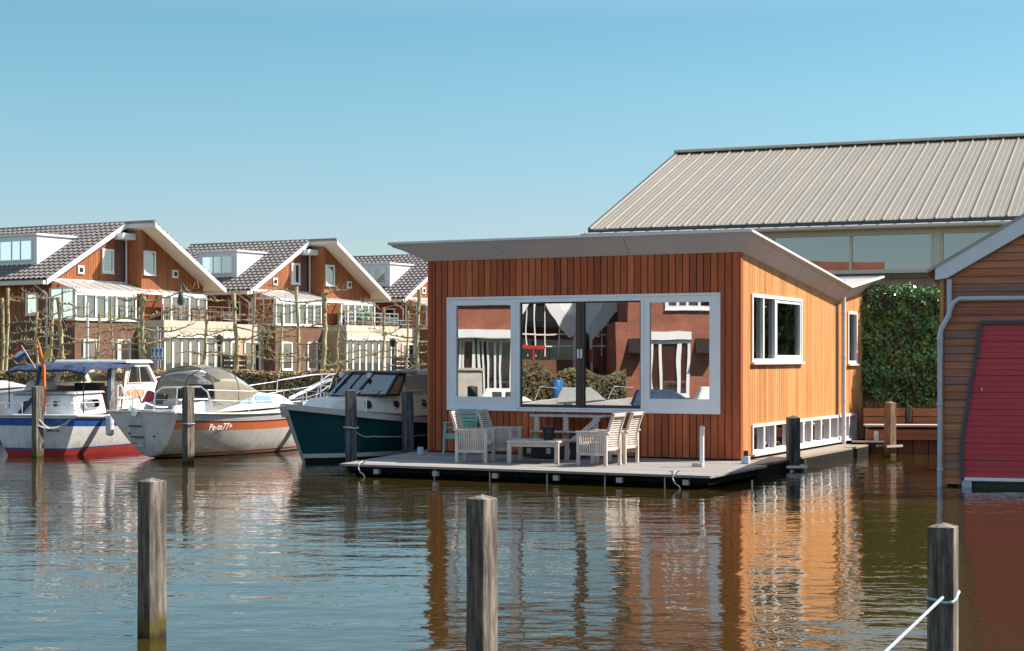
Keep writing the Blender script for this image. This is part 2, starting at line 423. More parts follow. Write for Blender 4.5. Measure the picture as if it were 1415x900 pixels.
# ------------------------------------------------------------------ land
mb = MB()
mb.prism([(8.30,38.32,-1),(40,35.1,-1),(400,34,-1),(400,600,-1),(-400,600,-1),(-400,46.3,-1),(7.0,46.3,-1),(7.0,44.3,-1),(10.9,42.4,-1)], (0,0,1.62))
tag(mb.build('ground', M['land']), 'grassy bank behind the boats and boathouse', 'ground', kind='structure')
mb = MB()   # left bank edging
mb.box(-60,7.05,46.12,46.4,-1,.70)
tag(mb.build('quay_edging', M['quay']), 'low stone edge of the bank behind the moored boats', 'quay edge', kind='structure')

# ------------------------------------------------------------------ houseboat
C0 = Vector((4.37,31.8,0)); AX = Vector((.8948,-.4466,0)); AY = Vector((.4466,.8948,0)); HBROT = math.atan2(-.4466,.8948)
def hbw(x, y, z=0): return C0+AX*x+AY*y+Vector((0,0,z))
def fx(px):       # local x on the front wall for a photo column
    k = (px-CX)/F; return (k*C0.y-C0.x)/(AX.x-k*AX.y)
def fz(px, py):
    Y = C0.y+AX.y*fx(px); return CH-(py-CY)/F*Y
def sy(px, off=0):
    k = (px-CX)/F; O = C0+AX*off; return (k*O.y-O.x)/(AY.x-k*AY.y)
def sz(px, py, off=0):
    Y = C0.y+AX.y*off+AY.y*sy(px, off); return CH-(py-CY)/F*Y
W, D = 6.85, 9.45
hb = empty('houseboat', C0, HBROT, 'cedar clad floating house with tilted grey roof on the water', 'houseboat')
Ff = lambda u, w, z: Vector((u, -w, z))          # front wall plane
Fs = lambda u, w, z: Vector((w, u, z))           # right side wall plane
Fl = lambda u, w, z: Vector((-W-w, u, z))
Fb = lambda u, w, z: Vector((u, D+w, z))
def zlow(y):   # underside line of the butterfly roof
    return 4.24+(3.50-4.24)*y/7.0 if y < 7.0 else 3.50+(3.86-3.50)*(y-7)/2.45
# openings
wx0, wx1 = fx(619), fx(996.5); wz0, wz1 = 1.115, 3.465
hole_f = [(wx0+.03, wx1-.03, wz0+.03, wz1-.03)]
su0, su1 = sy(1036.5), sy(1106); s2a, s2b = sy(1169.5), sy(1182.3); l0, l1 = sy(1037), sy(1182)
hole_s = [(su0+.03,su1-.03,2.16,3.44),(s2a+.02,s2b-.02,2.10,3.28),(l0+.03,l1-.03,.35,.87)]
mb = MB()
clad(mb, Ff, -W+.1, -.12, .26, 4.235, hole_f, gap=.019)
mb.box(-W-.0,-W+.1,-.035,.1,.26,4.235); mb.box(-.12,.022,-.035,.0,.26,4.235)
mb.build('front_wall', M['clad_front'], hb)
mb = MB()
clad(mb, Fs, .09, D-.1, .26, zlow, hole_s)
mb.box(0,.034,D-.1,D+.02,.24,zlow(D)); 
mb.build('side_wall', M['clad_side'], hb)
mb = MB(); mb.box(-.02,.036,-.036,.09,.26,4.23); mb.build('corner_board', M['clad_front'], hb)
mb = MB()
clad(mb, Ff, -W, 0, .2, 4.22, hole_f, pitch=100, gap=0, w0=-.12, w1=-.002)
mb2 = MB()
clad(mb, Fs, .12, 7.0, .2, zlow, [h for h in hole_s], pitch=100, gap=0, w0=-.12, w1=-.002)
clad(mb, Fs, 7.0, D, .2, zlow, [h for h in hole_s], pitch=100, gap=0, w0=-.12, w1=-.002)
mb.box(-W,0,D-.12,D,.2,3.8)
mb.build('inner_wall', M['backing'], hb)
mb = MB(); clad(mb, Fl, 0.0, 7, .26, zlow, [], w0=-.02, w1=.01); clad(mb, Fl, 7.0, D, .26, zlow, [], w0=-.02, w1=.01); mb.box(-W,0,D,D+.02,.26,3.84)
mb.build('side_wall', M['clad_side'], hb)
mb = MB(); mb.box(-W+.1,-.13,.13,D-.13,.22,.26); mb.box(-W+.1,-.13,.13,D-.13,3.38,3.42); mb.box(-W+.1,-.13,4.0,4.05,.26,3.38); mb.box(-W+.05,-W+.12,.13,D-.13,.26,3.4); mb.box(-2.6,-2.55,.13,3.9,.26,3.3)
mb.build('interior', M['interior'], hb)
# roof
T = [(-.346,4.60),(6.9,3.81),(9.83,4.17)]
B = [(-.03,4.235),(7.0,3.50),(D+.03,3.86)]
xr, xl = .346, -W-.77
def jb(t0, t1, n): return
mb = MB()
# front fascia: panels with open joints
cutf = [0, .355, .665, 1]
cuts = [-W-.77 if False else None]
a0, a1 = Vector((-W-.03,-.03,4.235)), Vector((.03,-.03,4.235)); b0, b1 = Vector((xl,-.346,4.60)), Vector((xr,-.346,4.60))
fr_cuts = [0]+[ (px-537)/(1038-537) for px in (683, 872)]+[1]
for i in range(3):
    ta, tb = fr_cuts[i]+(.0008 if i else 0), fr_cuts[i+1]-(.0008 if i<2 else 0)
    mb.prism([a0.lerp(a1,ta), a0.lerp(a1,tb), b0.lerp(b1,tb), b0.lerp(b1,ta)], (0,.03,.02))
def side_f(bx, tx, segs):
    for (ya, yb) in segs:
        def bl(t, L):   # interpolate profile in param 0..2
            i = min(int(t),1); q = t-i; return (L[i][0]+(L[i+1][0]-L[i][0])*q, L[i][1]+(L[i+1][1]-L[i][1])*q)
        p, q, r_, s_ = bl(ya,B), bl(yb,B), bl(yb,T), bl(ya,T)
        mb.prism([(bx,p[0],p[1]),(bx,q[0],q[1]),(tx,r_[0],r_[1]),(tx,s_[0],s_[1])], (-.03 if tx > bx else .03,0,.02))
e = .003
side_f(.03, xr, [(0,.19),(.193,.5),(.503,.80),(.803,1-e),(1,1.5),(1.503,2)])
side_f(-W-.03, xl, [(0,.4),(.403,1),(1,2)])
c0, c1 = Vector((-W-.03,D+.03,3.86)), Vector((.03,D+.03,3.86)); d0, d1 = Vector((xl,9.83,4.17)), Vector((xr,9.83,4.17))
mb.prism([c1,c0,d0,d1], (0,-.03,.02))
roof = mb.build('roof_fascia', M['fascia'], hb)
mb = MB()   # roof sheet
for i in range(2):
    (ya, za), (yb, zb_) = T[i], T[i+1]
    mb.hexa([(xl+.05,ya+(.05 if i==0 else 0),za-.06),(xr-.05,ya+(.05 if i==0 else 0),za-.06),(xr-.05,yb-(.05 if i else 0),zb_-.06),(xl+.05,yb-(.05 if i else 0),zb_-.06),
             (xl+.05,ya+(.05 if i==0 else 0),za-.02),(xr-.05,ya+(.05 if i==0 else 0),za-.02),(xr-.05,yb-(.05 if i else 0),zb_-.02),(xl+.05,yb-(.05 if i else 0),zb_-.02)])
mb.build('roof', M['roofing'], hb)
mb = MB()   # slim edge trim
loop = [(xr,)+T[0],(xr,)+T[1],(xr,)+T[2],(xl,)+T[2],(xl,)+T[1],(xl,)+T[0]]
loop = [Vector(p)+Vector((0,0,.015)) for p in loop]
for i in range(6): mb.bar(loop[i], loop[(i+1)%6], .05, .045)
mb.build('roof_edge', M['roof_edge'], hb)
mb = MB(); q = hbw(0,0); mb.tube([(-1.1,7.9,3.8),(-1.1,7.9,4.42)], .05); mb.tube([(-1.1,7.9,4.42),(-1.1,7.9,4.47)], .09); mb.build('vent_pipe', M['black'], hb, smooth=True)
# front window
def frect(mb, pa, pb, za, zb_, w0, w1, mi=None): bars(mb, Ff, fx(pa), fx(pb), za, zb_, w0, w1, mi)
mb = MB()
gz0, gz1 = 1.40, 3.29; cz0, cz1 = 1.20, 3.335
X = {k: fx(k) for k in (619,631,707.5,715,720,797,808.5,887,891,898,982,996.5)}
def rb(a, b, z0, z1, w0=-.08, w1=.05): bars(mb, Ff, a, b, z0, z1, w0, w1)
rb(wx0, wx1, wz1-.045, wz1, w1=.06); rb(wx0, wx1, wz0, wz0+.05, w1=.06)
rb(wx0, wx0+.05, wz0+.05, wz1-.045, w1=.06); rb(wx1-.05, wx1, wz0+.05, wz1-.045, w1=.06)
for (ga, gb, oa, ob) in ((X[631],X[707.5],wx0+.05,X[715]), (X[898],X[982],X[891],wx1-.05)):
    rb(oa, ob, wz0+.05, gz0, w1=.04); rb(oa, ob, gz1, wz1-.045, w1=.04); rb(oa, ga, gz0, gz1, w1=.04); rb(gb, ob, gz0, gz1, w1=.04)
    # thin glazing bead
    rb(ga-.012, ga+.012, gz0, gz1, w1=.047); rb(gb-.012, gb+.012, gz0, gz1, w1=.047)
rb(X[715], X[891], cz1+.03, wz1-.045, w1=.045); rb(X[715], X[891], wz0+.05, cz0-.03, w1=.045)
rb(X[715], X[720], cz0-.03, cz1+.03, w1=.07); rb(X[887], X[891], cz0-.03, cz1+.03, w1=.07)
rb(X[720], X[887], cz1, cz1+.03, w1=.07); rb(X[720], X[887], cz0-.03, cz0, w1=.07)
fw = mb.build('window', M['white_frame'], hb, bevel=.004); fw['label'] = 'wide white framed picture window with dark sliding doors in its middle'
def pane(par, Mf, a, b, z0, z1, w, mat, name='pane', tilt=0):
    g = MB(); g.add([Mf(a,w,z0),Mf(b,w,z0),Mf(b,w+tilt,z1),Mf(a,w+tilt,z1)], [(0,1,2,3)]); return g.build(name, M[mat], par)
pane(fw, Ff, X[631], X[707.5], gz0, gz1, .0, 'glass_front')
pane(fw, Ff, X[898], X[982], gz0, gz1, .0, 'glass_front')
mb = MB()
for (a, b) in ((X[720],X[797]+.05),(X[808.5]-.05,X[887])):
    bars(mb, Ff, a, b, cz0, cz0+.06, -.03, .03); bars(mb, Ff, a, b, cz1-.03, cz1, -.03, .03)
    bars(mb, Ff, a, a+.03, cz0+.06, cz1-.03, -.03, .03); bars(mb, Ff, b-.03, b, cz0+.06, cz1-.03, -.03, .03)
bars(mb, Ff, X[797], X[808.5], cz0, cz1, .03, .05); bars(mb, Ff, X[797]+.065, X[808.5]-.065, cz0, cz1, .05, .062)
sd = mb.build('sliding_door', M['dark_frame'], fw)
for (ca, cb) in ((X[898]+.02, X[982]-.02), (X[631]+.02, X[631]+.5)):
    mc = MB(); n_ = int((cb-ca)/.045); rw = [[], []]
    for i in range(n_+1):
        u_ = ca+(cb-ca)*i/n_; w_ = -.25+.03*math.sin(i*1.7); rw[0].append(Ff(u_,w_,1.2)); rw[1].append(Ff(u_,w_,3.34))
    mc.grid(rw); mc.build('curtain', M['curtain'], fw, smooth=True)
pane(sd, Ff, X[720]+.02, X[797], cz0+.03, cz1-.02, .012, 'glass_front'); pane(sd, Ff, X[808.5], X[887]-.02, cz0+.03, cz1-.02, .008, 'glass_front')
mb = MB(); 
for px in (800.6, 804.8): bars(mb, Ff, fx(px)-.022, fx(px)+.022, 2.2, 2.38, .062, .066)
mb.build('sticker', M['white'], sd)
# side windows
window(hb, Fs, su0, su1, 2.12, 3.465, muls=[sy(1052.5), sy(1069)], fr=.07, mw=.09, w0=-.08, w1=.05, frame='white', curtain=[(sy(1058),sy(1061)),(sy(1046),sy(1047.5)),(sy(1099),sy(1101))])
mb = MB(); a = sy(1070.5); 
bars(mb, Fs, a, su1-.07, 3.33, 3.385, -.03, .035); bars(mb, Fs, a, su1-.07, 2.19, 2.26, -.03, .035); bars(mb, Fs, a, a+.06, 2.26, 3.33, -.03, .035); bars(mb, Fs, su1-.13, su1-.07, 2.26, 3.33, -.03, .035)
mb.build('window_sash', M['white'], hb)
window(hb, Fs, s2a, s2b, 2.07, 3.30, fr=.07, w0=-.08, w1=.05)
mm = [sy(k) for k in (1053.5,1068.5,1088,1108,1119.5,1132.5,1144.5,1156,1166,1171.5)]
window(hb, Fs, l0, l1, .325, .90, muls=mm, fr=.06, mw=.10, w0=-.08, w1=.05, curtain=[(sy(1045),sy(1047.5)),(sy(1060),sy(1062)),(sy(1075),sy(1080)),(sy(1113),sy(1115)),(sy(1125),sy(1127)),(sy(1149),sy(1151))], back=.5)
mb = MB(); ys = 6.98
mb.tube([(.13,ys,3.62),(.13,ys,.24)], .05, 10)
for z in (3.2,2.2,1.2,.6): mb.tube([(.13,ys,z),(.13,ys,z+.05)], .06, 10)
mb.build('downpipe', M['pipe'], hb, smooth=True)
mb = MB(); mb.tube([(.045,ys-.28,3.45),(.045,ys-.28,.9)], .015, 6); mb.build('cable', M['dark_frame'], hb)
# floats under the house and deck
mb = MB(); mb.box(-W+.05,-.05,.1,D-.05,-.6,.20); mb.box(-6.3,.35,-3.75,-.05,-.6,.18); mb.box(.0,.55,.1,7.0,-.6,.16)
mb.build('float', M['hull_dark'], hb)
# deck
def dl(y): return -6.44+(-7.0+6.44)*(y+3.95)/3.0
mb = MB(); y = -4.18
while y < .85:
    y2 = min(y+.134, .9); 
    xa = dl(y); xb = .90 if y < -1.1 else -W-.03 if y > -.06 else .66
    if y > -.06-.134 and y <= -.06 and xb > 0: pass
    if y >= -4.05 or True:
        if y2 > -.03 and y < -.03 and False: pass
        mb.box(xa, xb, y, min(y2, -.045) if y < -.05 else y2, .19, .23)
    y += .14
mb.build('deck', M['deck'], hb)
mb = MB(); x = .045
while x < .66:
    mb.box(x, min(x+.16,.68), -.9 if False else -.04, 7.2, .185, .225); x += .167
mb.build('side_walkway', M['deck_side'], hb)
mb = MB()
mb.box(-6.3,.82,-4.06,-4.0,.09,.187); mb.box(.74,.80,-4.0,-1.1,.06,.187)
mb.box(.62,.70,-1.2,7.25,-.03,.183); mb.box(-6.5,.1,-.1,-.05,.02,.19)
for k in range(9): mb.box(-6.3+k*.86,-6.22+k*.86,-4.0,-.1,.04,.185)
mb.build('deck_beam', M['dark_beam'], hb)
for px in (518,599.5,682,766.5,854,946):
    g = hbw(0,-4.19)
    k = (px-CX)/F; xx = (k*g.y-g.x)/(AX.x-k*AX.y)
    mb = MB(); mb.box(xx-.05,xx+.05,-4.16,-4.07,.06,.15); mb.build('joist_end', M['cap'], hb)
for px in (597,673.7,753,833,916,1037):
    g = hbw(0,-4.19)
    k = (px-CX)/F; xx = (k*g.y-g.x)/(AX.x-k*AX.y)
    mb = MB(); mb.tube([(xx,-4.10,.18),(xx,-4.10,-.3)], .014, 6); mb.build('support_pin', M['cap'], hb)
# ------------------------------------------------------------------ things on the deck
def deckp(px, py): return ground(px, py, .23)
def slat_chair(loc, rz, label, group='slatted armchairs on the deck'):
    r = empty('armchair', loc, rz, label, 'chair', group)     # faces +X
    for sgn in (1,-1):
        yy = sgn*.285
        mb = MB()
        mb.box(.25,.31,yy-.025,yy+.025,0,.60); mb.build('leg', M['teak'], r, bevel=.004)
        mb = MB(); mb.box(-.31,-.25,yy-.025,yy+.025,0,.60); mb.build('leg', M['teak'], r, bevel=.004)
        mb = MB()
        mb.box(-.34,.33,yy-.035,yy+.035,.60,.63); mb.box(-.25,.25,yy-.016,yy+.016,.19,.24); mb.box(-.25,.25,yy-.016,yy+.016,.55,.60)
        for k in range(11): 
            x = -.225+k*.045; mb.box(x-.013,x+.013,yy-.008,yy+.008,.24,.55)
        mb.build('armrest', M['teak'], r)
    mb = MB()
    for k in range(8): mb.box(-.22+k*.065,-.165+k*.065,-.26,.26,.40,.42)
    mb.box(-.25,.30,-.265,-.245,.34,.40); mb.box(-.25,.30,.245,.265,.34,.40); mb.box(.27,.295,-.245,.245,.34,.40)
    mb.build('seat', M['teak'], r)
    mb = MB()
    def cx_(z): return -.27-.02*(z-.3)/.6-.13*max(0,(z-.35)/.6)**2
    for sgn in (1,-1):
        pts = [(cx_(.3+.66*i/8), sgn*.235, .3+.66*i/8) for i in range(9)]
        for a, b in zip(pts, pts[1:]): mb.bar(a, b, .035, .05, up=(1,0,0))
    for k in range(13):
        z = .36+k*.042; mb.box(cx_(z)-.01,cx_(z)+.01,-.215,.215,z,z+.026)
    mb.box(cx_(.93)-.018,cx_(.93)+.018,-.235,.235,.90,.965); mb.box(cx_(.3)-.015,cx_(.3)+.015,-.215,.215,.28,.345)
    mb.build('backrest', M['teak'], r)
    return r
ZD = .232
slat_chair((1.60,30.45,ZD), R(180-30), 'slatted armchair right of the low table, the front one of the sunlit pair')
slat_chair((1.98,31.15,ZD), R(180-28), 'slatted armchair right of the low table, the rear one of the sunlit pair')
slat_chair((-.70,31.42,ZD), R(-14), 'whitewashed slatted armchair left of the low table, in front of the turquoise chair')
slat_chair((-.20,32.15,ZD), R(-20), 'whitewashed slatted armchair behind the left one, half hidden between it and the table')
# table
t = empty('coffee_table', (.50,31.35,ZD), R(-14), 'low square slatted whitewashed table with a black lantern on it', 'table')
mb = MB(); mb.box(-.50,.50,-.49,-.42,.385,.42); mb.box(-.50,.50,.42,.49,.385,.42); mb.box(-.50,-.43,-.42,.42,.385,.42); mb.box(.43,.50,-.42,.42,.385,.42)
for k in range(12): mb.box(-.42+k*.0705,-.36+k*.0705,-.42,.42,.388,.412)
mb.box(-.44,.44,-.445,-.425,.31,.385); mb.box(-.44,.44,.425,.445,.31,.385); mb.box(-.455,-.435,-.42,.42,.31,.385); mb.box(.435,.455,-.42,.42,.31,.385)
mb.build('tabletop', M['teak'], t)
for a in (-1,1):
    for b_ in (-1,1):
        mb = MB(); mb.box(a*.455-.038,a*.455+.038,b_*.445-.038,b_*.445+.038,0,.383); mb.build('leg', M['teak'], t, bevel=.004)
# lantern
pl = at(758,603,31.35)
l = empty('lantern', (pl.x, 31.45, ZD+.421), 0, 'black perforated metal lantern with a hoop handle on the table', 'lantern')
mb = MB(); n = 20
for k in range(n):
    a = 2*math.pi*k/n; mb.box(0,0,0,0,0,0) if False else mb.bar((.095*math.cos(a),.095*math.sin(a),.02),(.11*math.cos(a),.11*math.sin(a),.24),.022,.008,up=(math.cos(a),math.sin(a),0))
for z, r_ in ((.0,.10),(.10,.104),(.23,.112)):
    mb.tube([(0,0,z),(0,0,z+.02)], r_, 20)
mb.build('body', M['black'], l)
mb = MB(); mb.tube([(.10*math.cos(R(a)),0,.25+.14*math.sin(R(a))) for a in range(0,181,15)], .006, 6, cap=False); mb.build('handle', M['black'], l, smooth=True)
mb = MB(); mb.tube([(0,0,.02),(0,0,.12)], .035, 12); mb.build('candle', M['curtain'], l, smooth=True)
# turquoise plastic chair
g = empty('plastic_chair', (-1.03,33.72,ZD), HBROT-R(90), 'turquoise plastic garden armchair in front of the cedar wall', 'chair')   # faces +X locally
TP = M['teal_plastic']
for a in (-1,1):
    mb = MB(); mb.hexa([(.24,a*.27-.02,0),(.29,a*.27-.02,0),(.29,a*.27+.02,0),(.24,a*.27+.02,0),(.20,a*.25-.02,.64),(.25,a*.25-.02,.64),(.25,a*.25+.02,.64),(.20,a*.25+.02,.64)]); mb.build('leg', TP, g, bevel=.006)
    mb = MB(); mb.hexa([(-.30,a*.25-.02,0),(-.25,a*.25-.02,0),(-.25,a*.25+.02,0),(-.30,a*.25+.02,0),(-.24,a*.23-.02,.42),(-.19,a*.23-.02,.42),(-.19,a*.23+.02,.42),(-.24,a*.23+.02,.42)]); mb.build('leg', TP, g, bevel=.006)
    mb = MB(); mb.box(-.27,.26,a*.25-.03,a*.25+.03,.64,.67); mb.box(-.25,.22,a*.25-.012,a*.25+.012,.53,.57); mb.build('armrest', TP, g, bevel=.006)
mb = MB(); mb.box(-.22,.25,-.24,.24,.40,.435); mb.box(.235,.255,-.24,.24,.33,.40); mb.build('seat', TP, g, bevel=.006)
mb = MB()
for k in range(6):
    z = .46+k*.072; x = -.23-.10*(z-.4)
    mb.box(x-.012,x+.012,-.21,.21,z,z+.052 if k < 5 else z+.10)
for a in (-1,1): mb.bar((-.22,a*.22,.42),(-.28,a*.22,.92),.03,.03)
mb.build('backrest', TP, g)
# step frame and black chest below the sliding doors
s = empty('door_steps', hbw(fx(800),-.35,.232), HBROT, 'grey white timber step frame against the wall below the sliding doors', 'steps')
x0, x1 = fx(757)-fx(800), fx(843)-fx(800)
mb = MB()
mb.box(x0-.1,x1+.1,-.30,.27,.80,.835); mb.build('top_step', M['teak'], s, bevel=.004)
mb = MB(); mb.box(x0,x1+.35,-.48,-.30,.50,.53); mb.build('middle_step', M['teak'], s, bevel=.004)
for x in (x0, (x0+x1)/2-.05, x1-.1):
    mb = MB(); mb.box(x,x+.10,-.29,-.22,0,.80); mb.build('upright', M['teak'], s, bevel=.004)
mb = MB(); mb.bar((x1+.02,-.25,.79),(x1-.9+.9-.45,-.62,.30),.05,.09); mb.build('stringer', M['teak'], s)
cst = empty('storage_chest', hbw(fx(800)-.12,-.98,.232), HBROT, 'black low storage chest with pale handles behind the low table', 'chest')
mb = MB(); mb.box(-.62,.62,-.2,.2,.03,.30); mb.build('body', M['black_box'], cst, bevel=.01)
mb = MB(); mb.box(-.64,.64,-.22,.22,.303,.34); mb.build('lid', M['black_box'], cst, bevel=.01)
for x in (-.42,0,.42):
    mb = MB(); mb.box(x-.045,x+.045,-.215,-.202,.10,.21); mb.build('handle', M['teak'], cst)
# white lever post at deck corner
p = deckp(970,645)
wp = empty('lever_post', (p.x,p.y,ZD), HBROT, 'slim white post with a hinged top standing on the deck corner', 'post')
mb = MB(); mb.box(-.035,.035,-.03,.03,.0,.72); mb.build('post', M['white'], wp, bevel=.005)
mb = MB(); mb.box(-.015,.05,-.05,-.032,.56,.74); mb.tube([(.02,-.06,.7),(.02,.05,.7)],.015,8); mb.build('hinge', M['alu'], wp)
mb = MB(); mb.box(-.16,.04,-.10,-.034,.0,.06); mb.build('wooden_chock', M['cap'], wp, bevel=.006)
p = deckp(1036,641)
bx_ = empty('mooring_box', (p.x-.05,p.y,ZD), HBROT, 'small pale blue capped bollard box at the house corner', 'box')
mb = MB(); mb.box(-.09,.05,-.08,.06,0,.14); mb.build('body', M['pipe_blue'], bx_, bevel=.01)
mb = MB(); mb.tube([(-.02,-.01,.14),(-.02,-.01,.24)],.045,10); mb.build('cap', M['black'], bx_, smooth=True)
p = deckp(581,628)
cy = MB(); cy.tube([(0,0,0),(0,0,.12)],.07,14); cy.tube([(0,0,.12),(0,0,.15)],.06,14)
tag(cy.build('deck_bollard', M['pipe_blue'], smooth=True, loc=(p.x,p.y,ZD)), 'short pale blue round bollard at the left rear deck corner', 'bollard')
for px, lab in ((500,'small metal cleat with a loose rope tail on the left deck tip'),(932,'small metal cleat with a hanging rope tail at the right deck edge')):
    g0 = hbw(0,-4.05); k = (px-CX)/F; xx = (k*g0.y-g0.x)/(AX.x-k*AX.y); q = hbw(xx,-4.05,ZD)
    c = empty('cleat', q, HBROT, lab, 'cleat')
    mb = MB(); mb.box(-.05,.05,-.02,.02,0,.03); mb.tube([(-.10,0,.055),(-.04,0,.04),(.04,0,.04),(.10,0,.055)],.012,8); mb.build('horn', M['alu'], c, smooth=True)
    mb = MB(); mb.tube([(.03,-.03,.05),(.05,-.17,.02),(.04,-.19,-.06),(.08,-.19,-.14),(.16,-.19,-.19),(.20,-.19,-.30)],.011,6); mb.build('rope_tail', M['rope'], c, smooth=True)

# ------------------------------------------------------------------ mooring posts
def post(px, py, Y, size, yaw, label, mat='post', cap=.03, lean=(0,0), group='mooring posts', extra=None):
    base = at(px, CY, Y); zt = CH-(py-CY)/F*Y
    o = empty('mooring_post', (base.x, Y, 0), R(yaw), label, 'mooring post', group)
    o.rotation_euler = (R(lean[0]), R(lean[1]), R(yaw))
    h = size/2; n = 14; rows = []
    rnd = random.Random(px)
    for i in range(n+1):
        z = -1.2+(zt+1.2-cap)*i/n
        ring = []
        for (sx, sy_) in ((-1,-1),(1,-1),(1,1),(-1,1)):
            ring.append((sx*h*(1+rnd.uniform(-.02,.02)), sy_*h*(1+rnd.uniform(-.02,.02)), z))
        rows.append(ring)
    mb = MB(); mb.grid(rows, close=True)
    t_ = rows[-1]; mb.add(t_+[(0,0,zt)], [(0,1,4),(1,2,4),(2,3,4),(3,0,4)])
    ob = mb.build('shaft', M[mat], o, bevel=.008)
    return o, zt
post(210,660,13.1,.165,47,'square grey mooring post standing alone at the lower left of the water')
p2,_ = post(666,683,11.3,.155,50,'square mooring post with a pointed top in the lower middle, before the deck')
mb = MB(); mb.box(.0,.0,.0,.0,.0,.0) if False else None
p3,z3 = post(1303,722,9.8,.155,64,'mooring post at the lower right corner with a rope tied round it', cap=.025)
post(52,533,36.6,.19,48,'mooring post with a double white line in front of the blue striped boat')
post(260,533,34.9,.185,52,'dark faced mooring post in front of the orange striped sailing boat')
post(485,538,32.7,.19,20,'rope wrapped mooring post at the left tip of the deck','post_dark')
post(563.5,540,35.0,.20,22,'grey mooring post behind the deck, beside the cedar wall','post_dark')
pe,ze = post(1096,574,32.35,.23,5,'dark mooring post with a metal clamp beside the side walkway','post_dark',cap=.05)
pf,zf = post(1230,555,36.9,.19,36,'brown split mooring post before the timber bank','post_brown')
mb = MB(); mb.box(-.24,.24,-.18,-.14,.06,.11); mb.box(-.24,.24,.14,.18,.06,.11); mb.box(-.20,-.16,-.14,.14,.06,.11); mb.box(.16,.20,-.14,.14,.06,.11); mb.build('clamp', M['alu'], pe)
mb = MB(); mb.tube([(-.08,-.2,.03),(-.08,-.2,-.03)],.05,8); mb.tube([(.22,-.12,.22),(.22,-.12,-.02)],.02,8); mb.build('bolt', M['alu'], pe)
mb = MB(); mb.box(-.28,.24,-.16,-.12,.22,.27); mb.box(-.28,.24,.12,.16,.22,.27); mb.build('clamp', M['cap'], pf)
# ropes
def rope(name, pts, r, label, mat='rope', sag=0):
    P = []
    for a, b in zip(pts, pts[1:]):
        a = Vector(a); b = Vector(b)
        for i in range(10):
            t = i/10; q = a.lerp(b, t); q.z -= sag*4*t*(1-t); P.append(q)
    P.append(Vector(pts[-1]))
    mb = MB(); mb.tube(P, r, 7)
    return tag(mb.build(name, M[mat], smooth=True), label, 'rope')
pb = at(1303,820,9.8); 
rg = []
for a in range(0, 361, 20):
    rr = .122 if False else .155/2/max(abs(math.cos(R(a))),abs(math.sin(R(a))))*1.0+.008
    rr = min(rr, .112)
    qx, qy = rr*math.cos(R(a+64)), rr*math.sin(R(a+64)); rg.append((pb.x+qx, 9.8+qy, .80+.03*math.cos(R(a))+.008*math.sin(R(3*a))))
mb = MB(); mb.tube(rg, .009, 7); mb.build('rope_loop', M['rope_blue'], None, smooth=True)
lp = bpy.data.objects[mb and 'rope_loop']; 
tag(lp, 'pale blue rope loop round the lower right mooring post', 'rope')
rope('mooring_rope', [(pb.x-.03,9.8-.11,.80),(.19,6.5,-.1)], .009, 'pale rope running down to the left from the lower right post', 'rope_blue', .02)
# ------------------------------------------------------------------ boathouse (right edge)
BR = R(-17); bo = at(1305,CY,28.5); bo.z = 0
bh = empty('boathouse', bo, BR, 'brown lap boarded boathouse with slanted red door and blue grey bargeboard at the right edge', 'boathouse')
Mb = lambda u, w_, z: Vector((u, -w_, z))
bdx, bdy = math.cos(BR), math.sin(BR)
def bx(px):
    k = (px-CX)/F; return (k*bo.y-bo.x)/(bdx-k*bdy)
def bz(px, py): return CH-(py-CY)/F*(bo.y+bdy*bx(px))
WB = 7.4; ridge = WB/2
ze = bz(1310,385); sl_ = (bz(1414,323)-bz(1320,377))/(bx(1414)-bx(1320))
def gz(u): return ze+.02+sl_*min(u, WB-u)
dA, dB = bx(1358), bx(1331); dtop = bz(1358,448); dk = bz(1331,606); dbot = bz(1333,661)
dR = WB-dA-.0
def dleft(z): return dB if z < dk else dB+(dA-dB)*(z-dk)/(dtop-dk)
mb = MB(); k = 0; z = .04
while z < gz(ridge):
    za, zb_ = z, z+.126
    zm = (za+zb_)/2
    # left and right limits under the slope
    def lim(zz): return max(0, (zz-ze-.02)/sl_)
    ua, ub = lim(zb_), WB-lim(zb_)
    if ub > ua:
        if zm < dtop:
            if zm > dbot-.1 or True:
                e0, e1 = dleft(za)-.03, dleft(zb_)-.03
                for (a0_, a1_, c0_, c1_) in ((0, e0, 0, e1), (WB-e0, WB, WB-e1, WB)):
                    mb.hexa([Mb(a0_,0,za),Mb(a1_,0,za),Mb(a1_,.028,za),Mb(a0_,.028,za),Mb(c0_,0,zb_),Mb(c1_,0,zb_),Mb(c1_,.008,zb_),Mb(c0_,.008,zb_)])
        else:
            mb.hexa([Mb(lim(za),0,za),Mb(WB-lim(za),0,za),Mb(WB-lim(za),.028,za),Mb(lim(za),.028,za),Mb(ua,0,zb_),Mb(ub,0,zb_),Mb(ub,.008,zb_),Mb(ua,.008,zb_)])
    z += .132
mb.build('front_wall', M['boards_h'], bh)
mb = MB(); mb.box(-.075,-.012,-.035,.03,.02,ze); mb.build('corner_board', M['clad_side'], bh)
# body behind
mb = MB(); mb.prism([(-.01,.002,.08),(WB+.01,.002,.08),(WB+.01,.002,ze),(ridge,.002,gz(ridge)),(-.01,.002,ze)], (0,5.6,0)); mb.build('side_wall', M['boards_h'], bh)
mb = MB()
for k in range(4):
    for x in (.3,WB-.3): mb = MB(); mb.box(x-.12,x+.12,.3+k*1.6,.5+k*1.6,-1,.08); mb.build('pile', M['hull_dark'], bh)
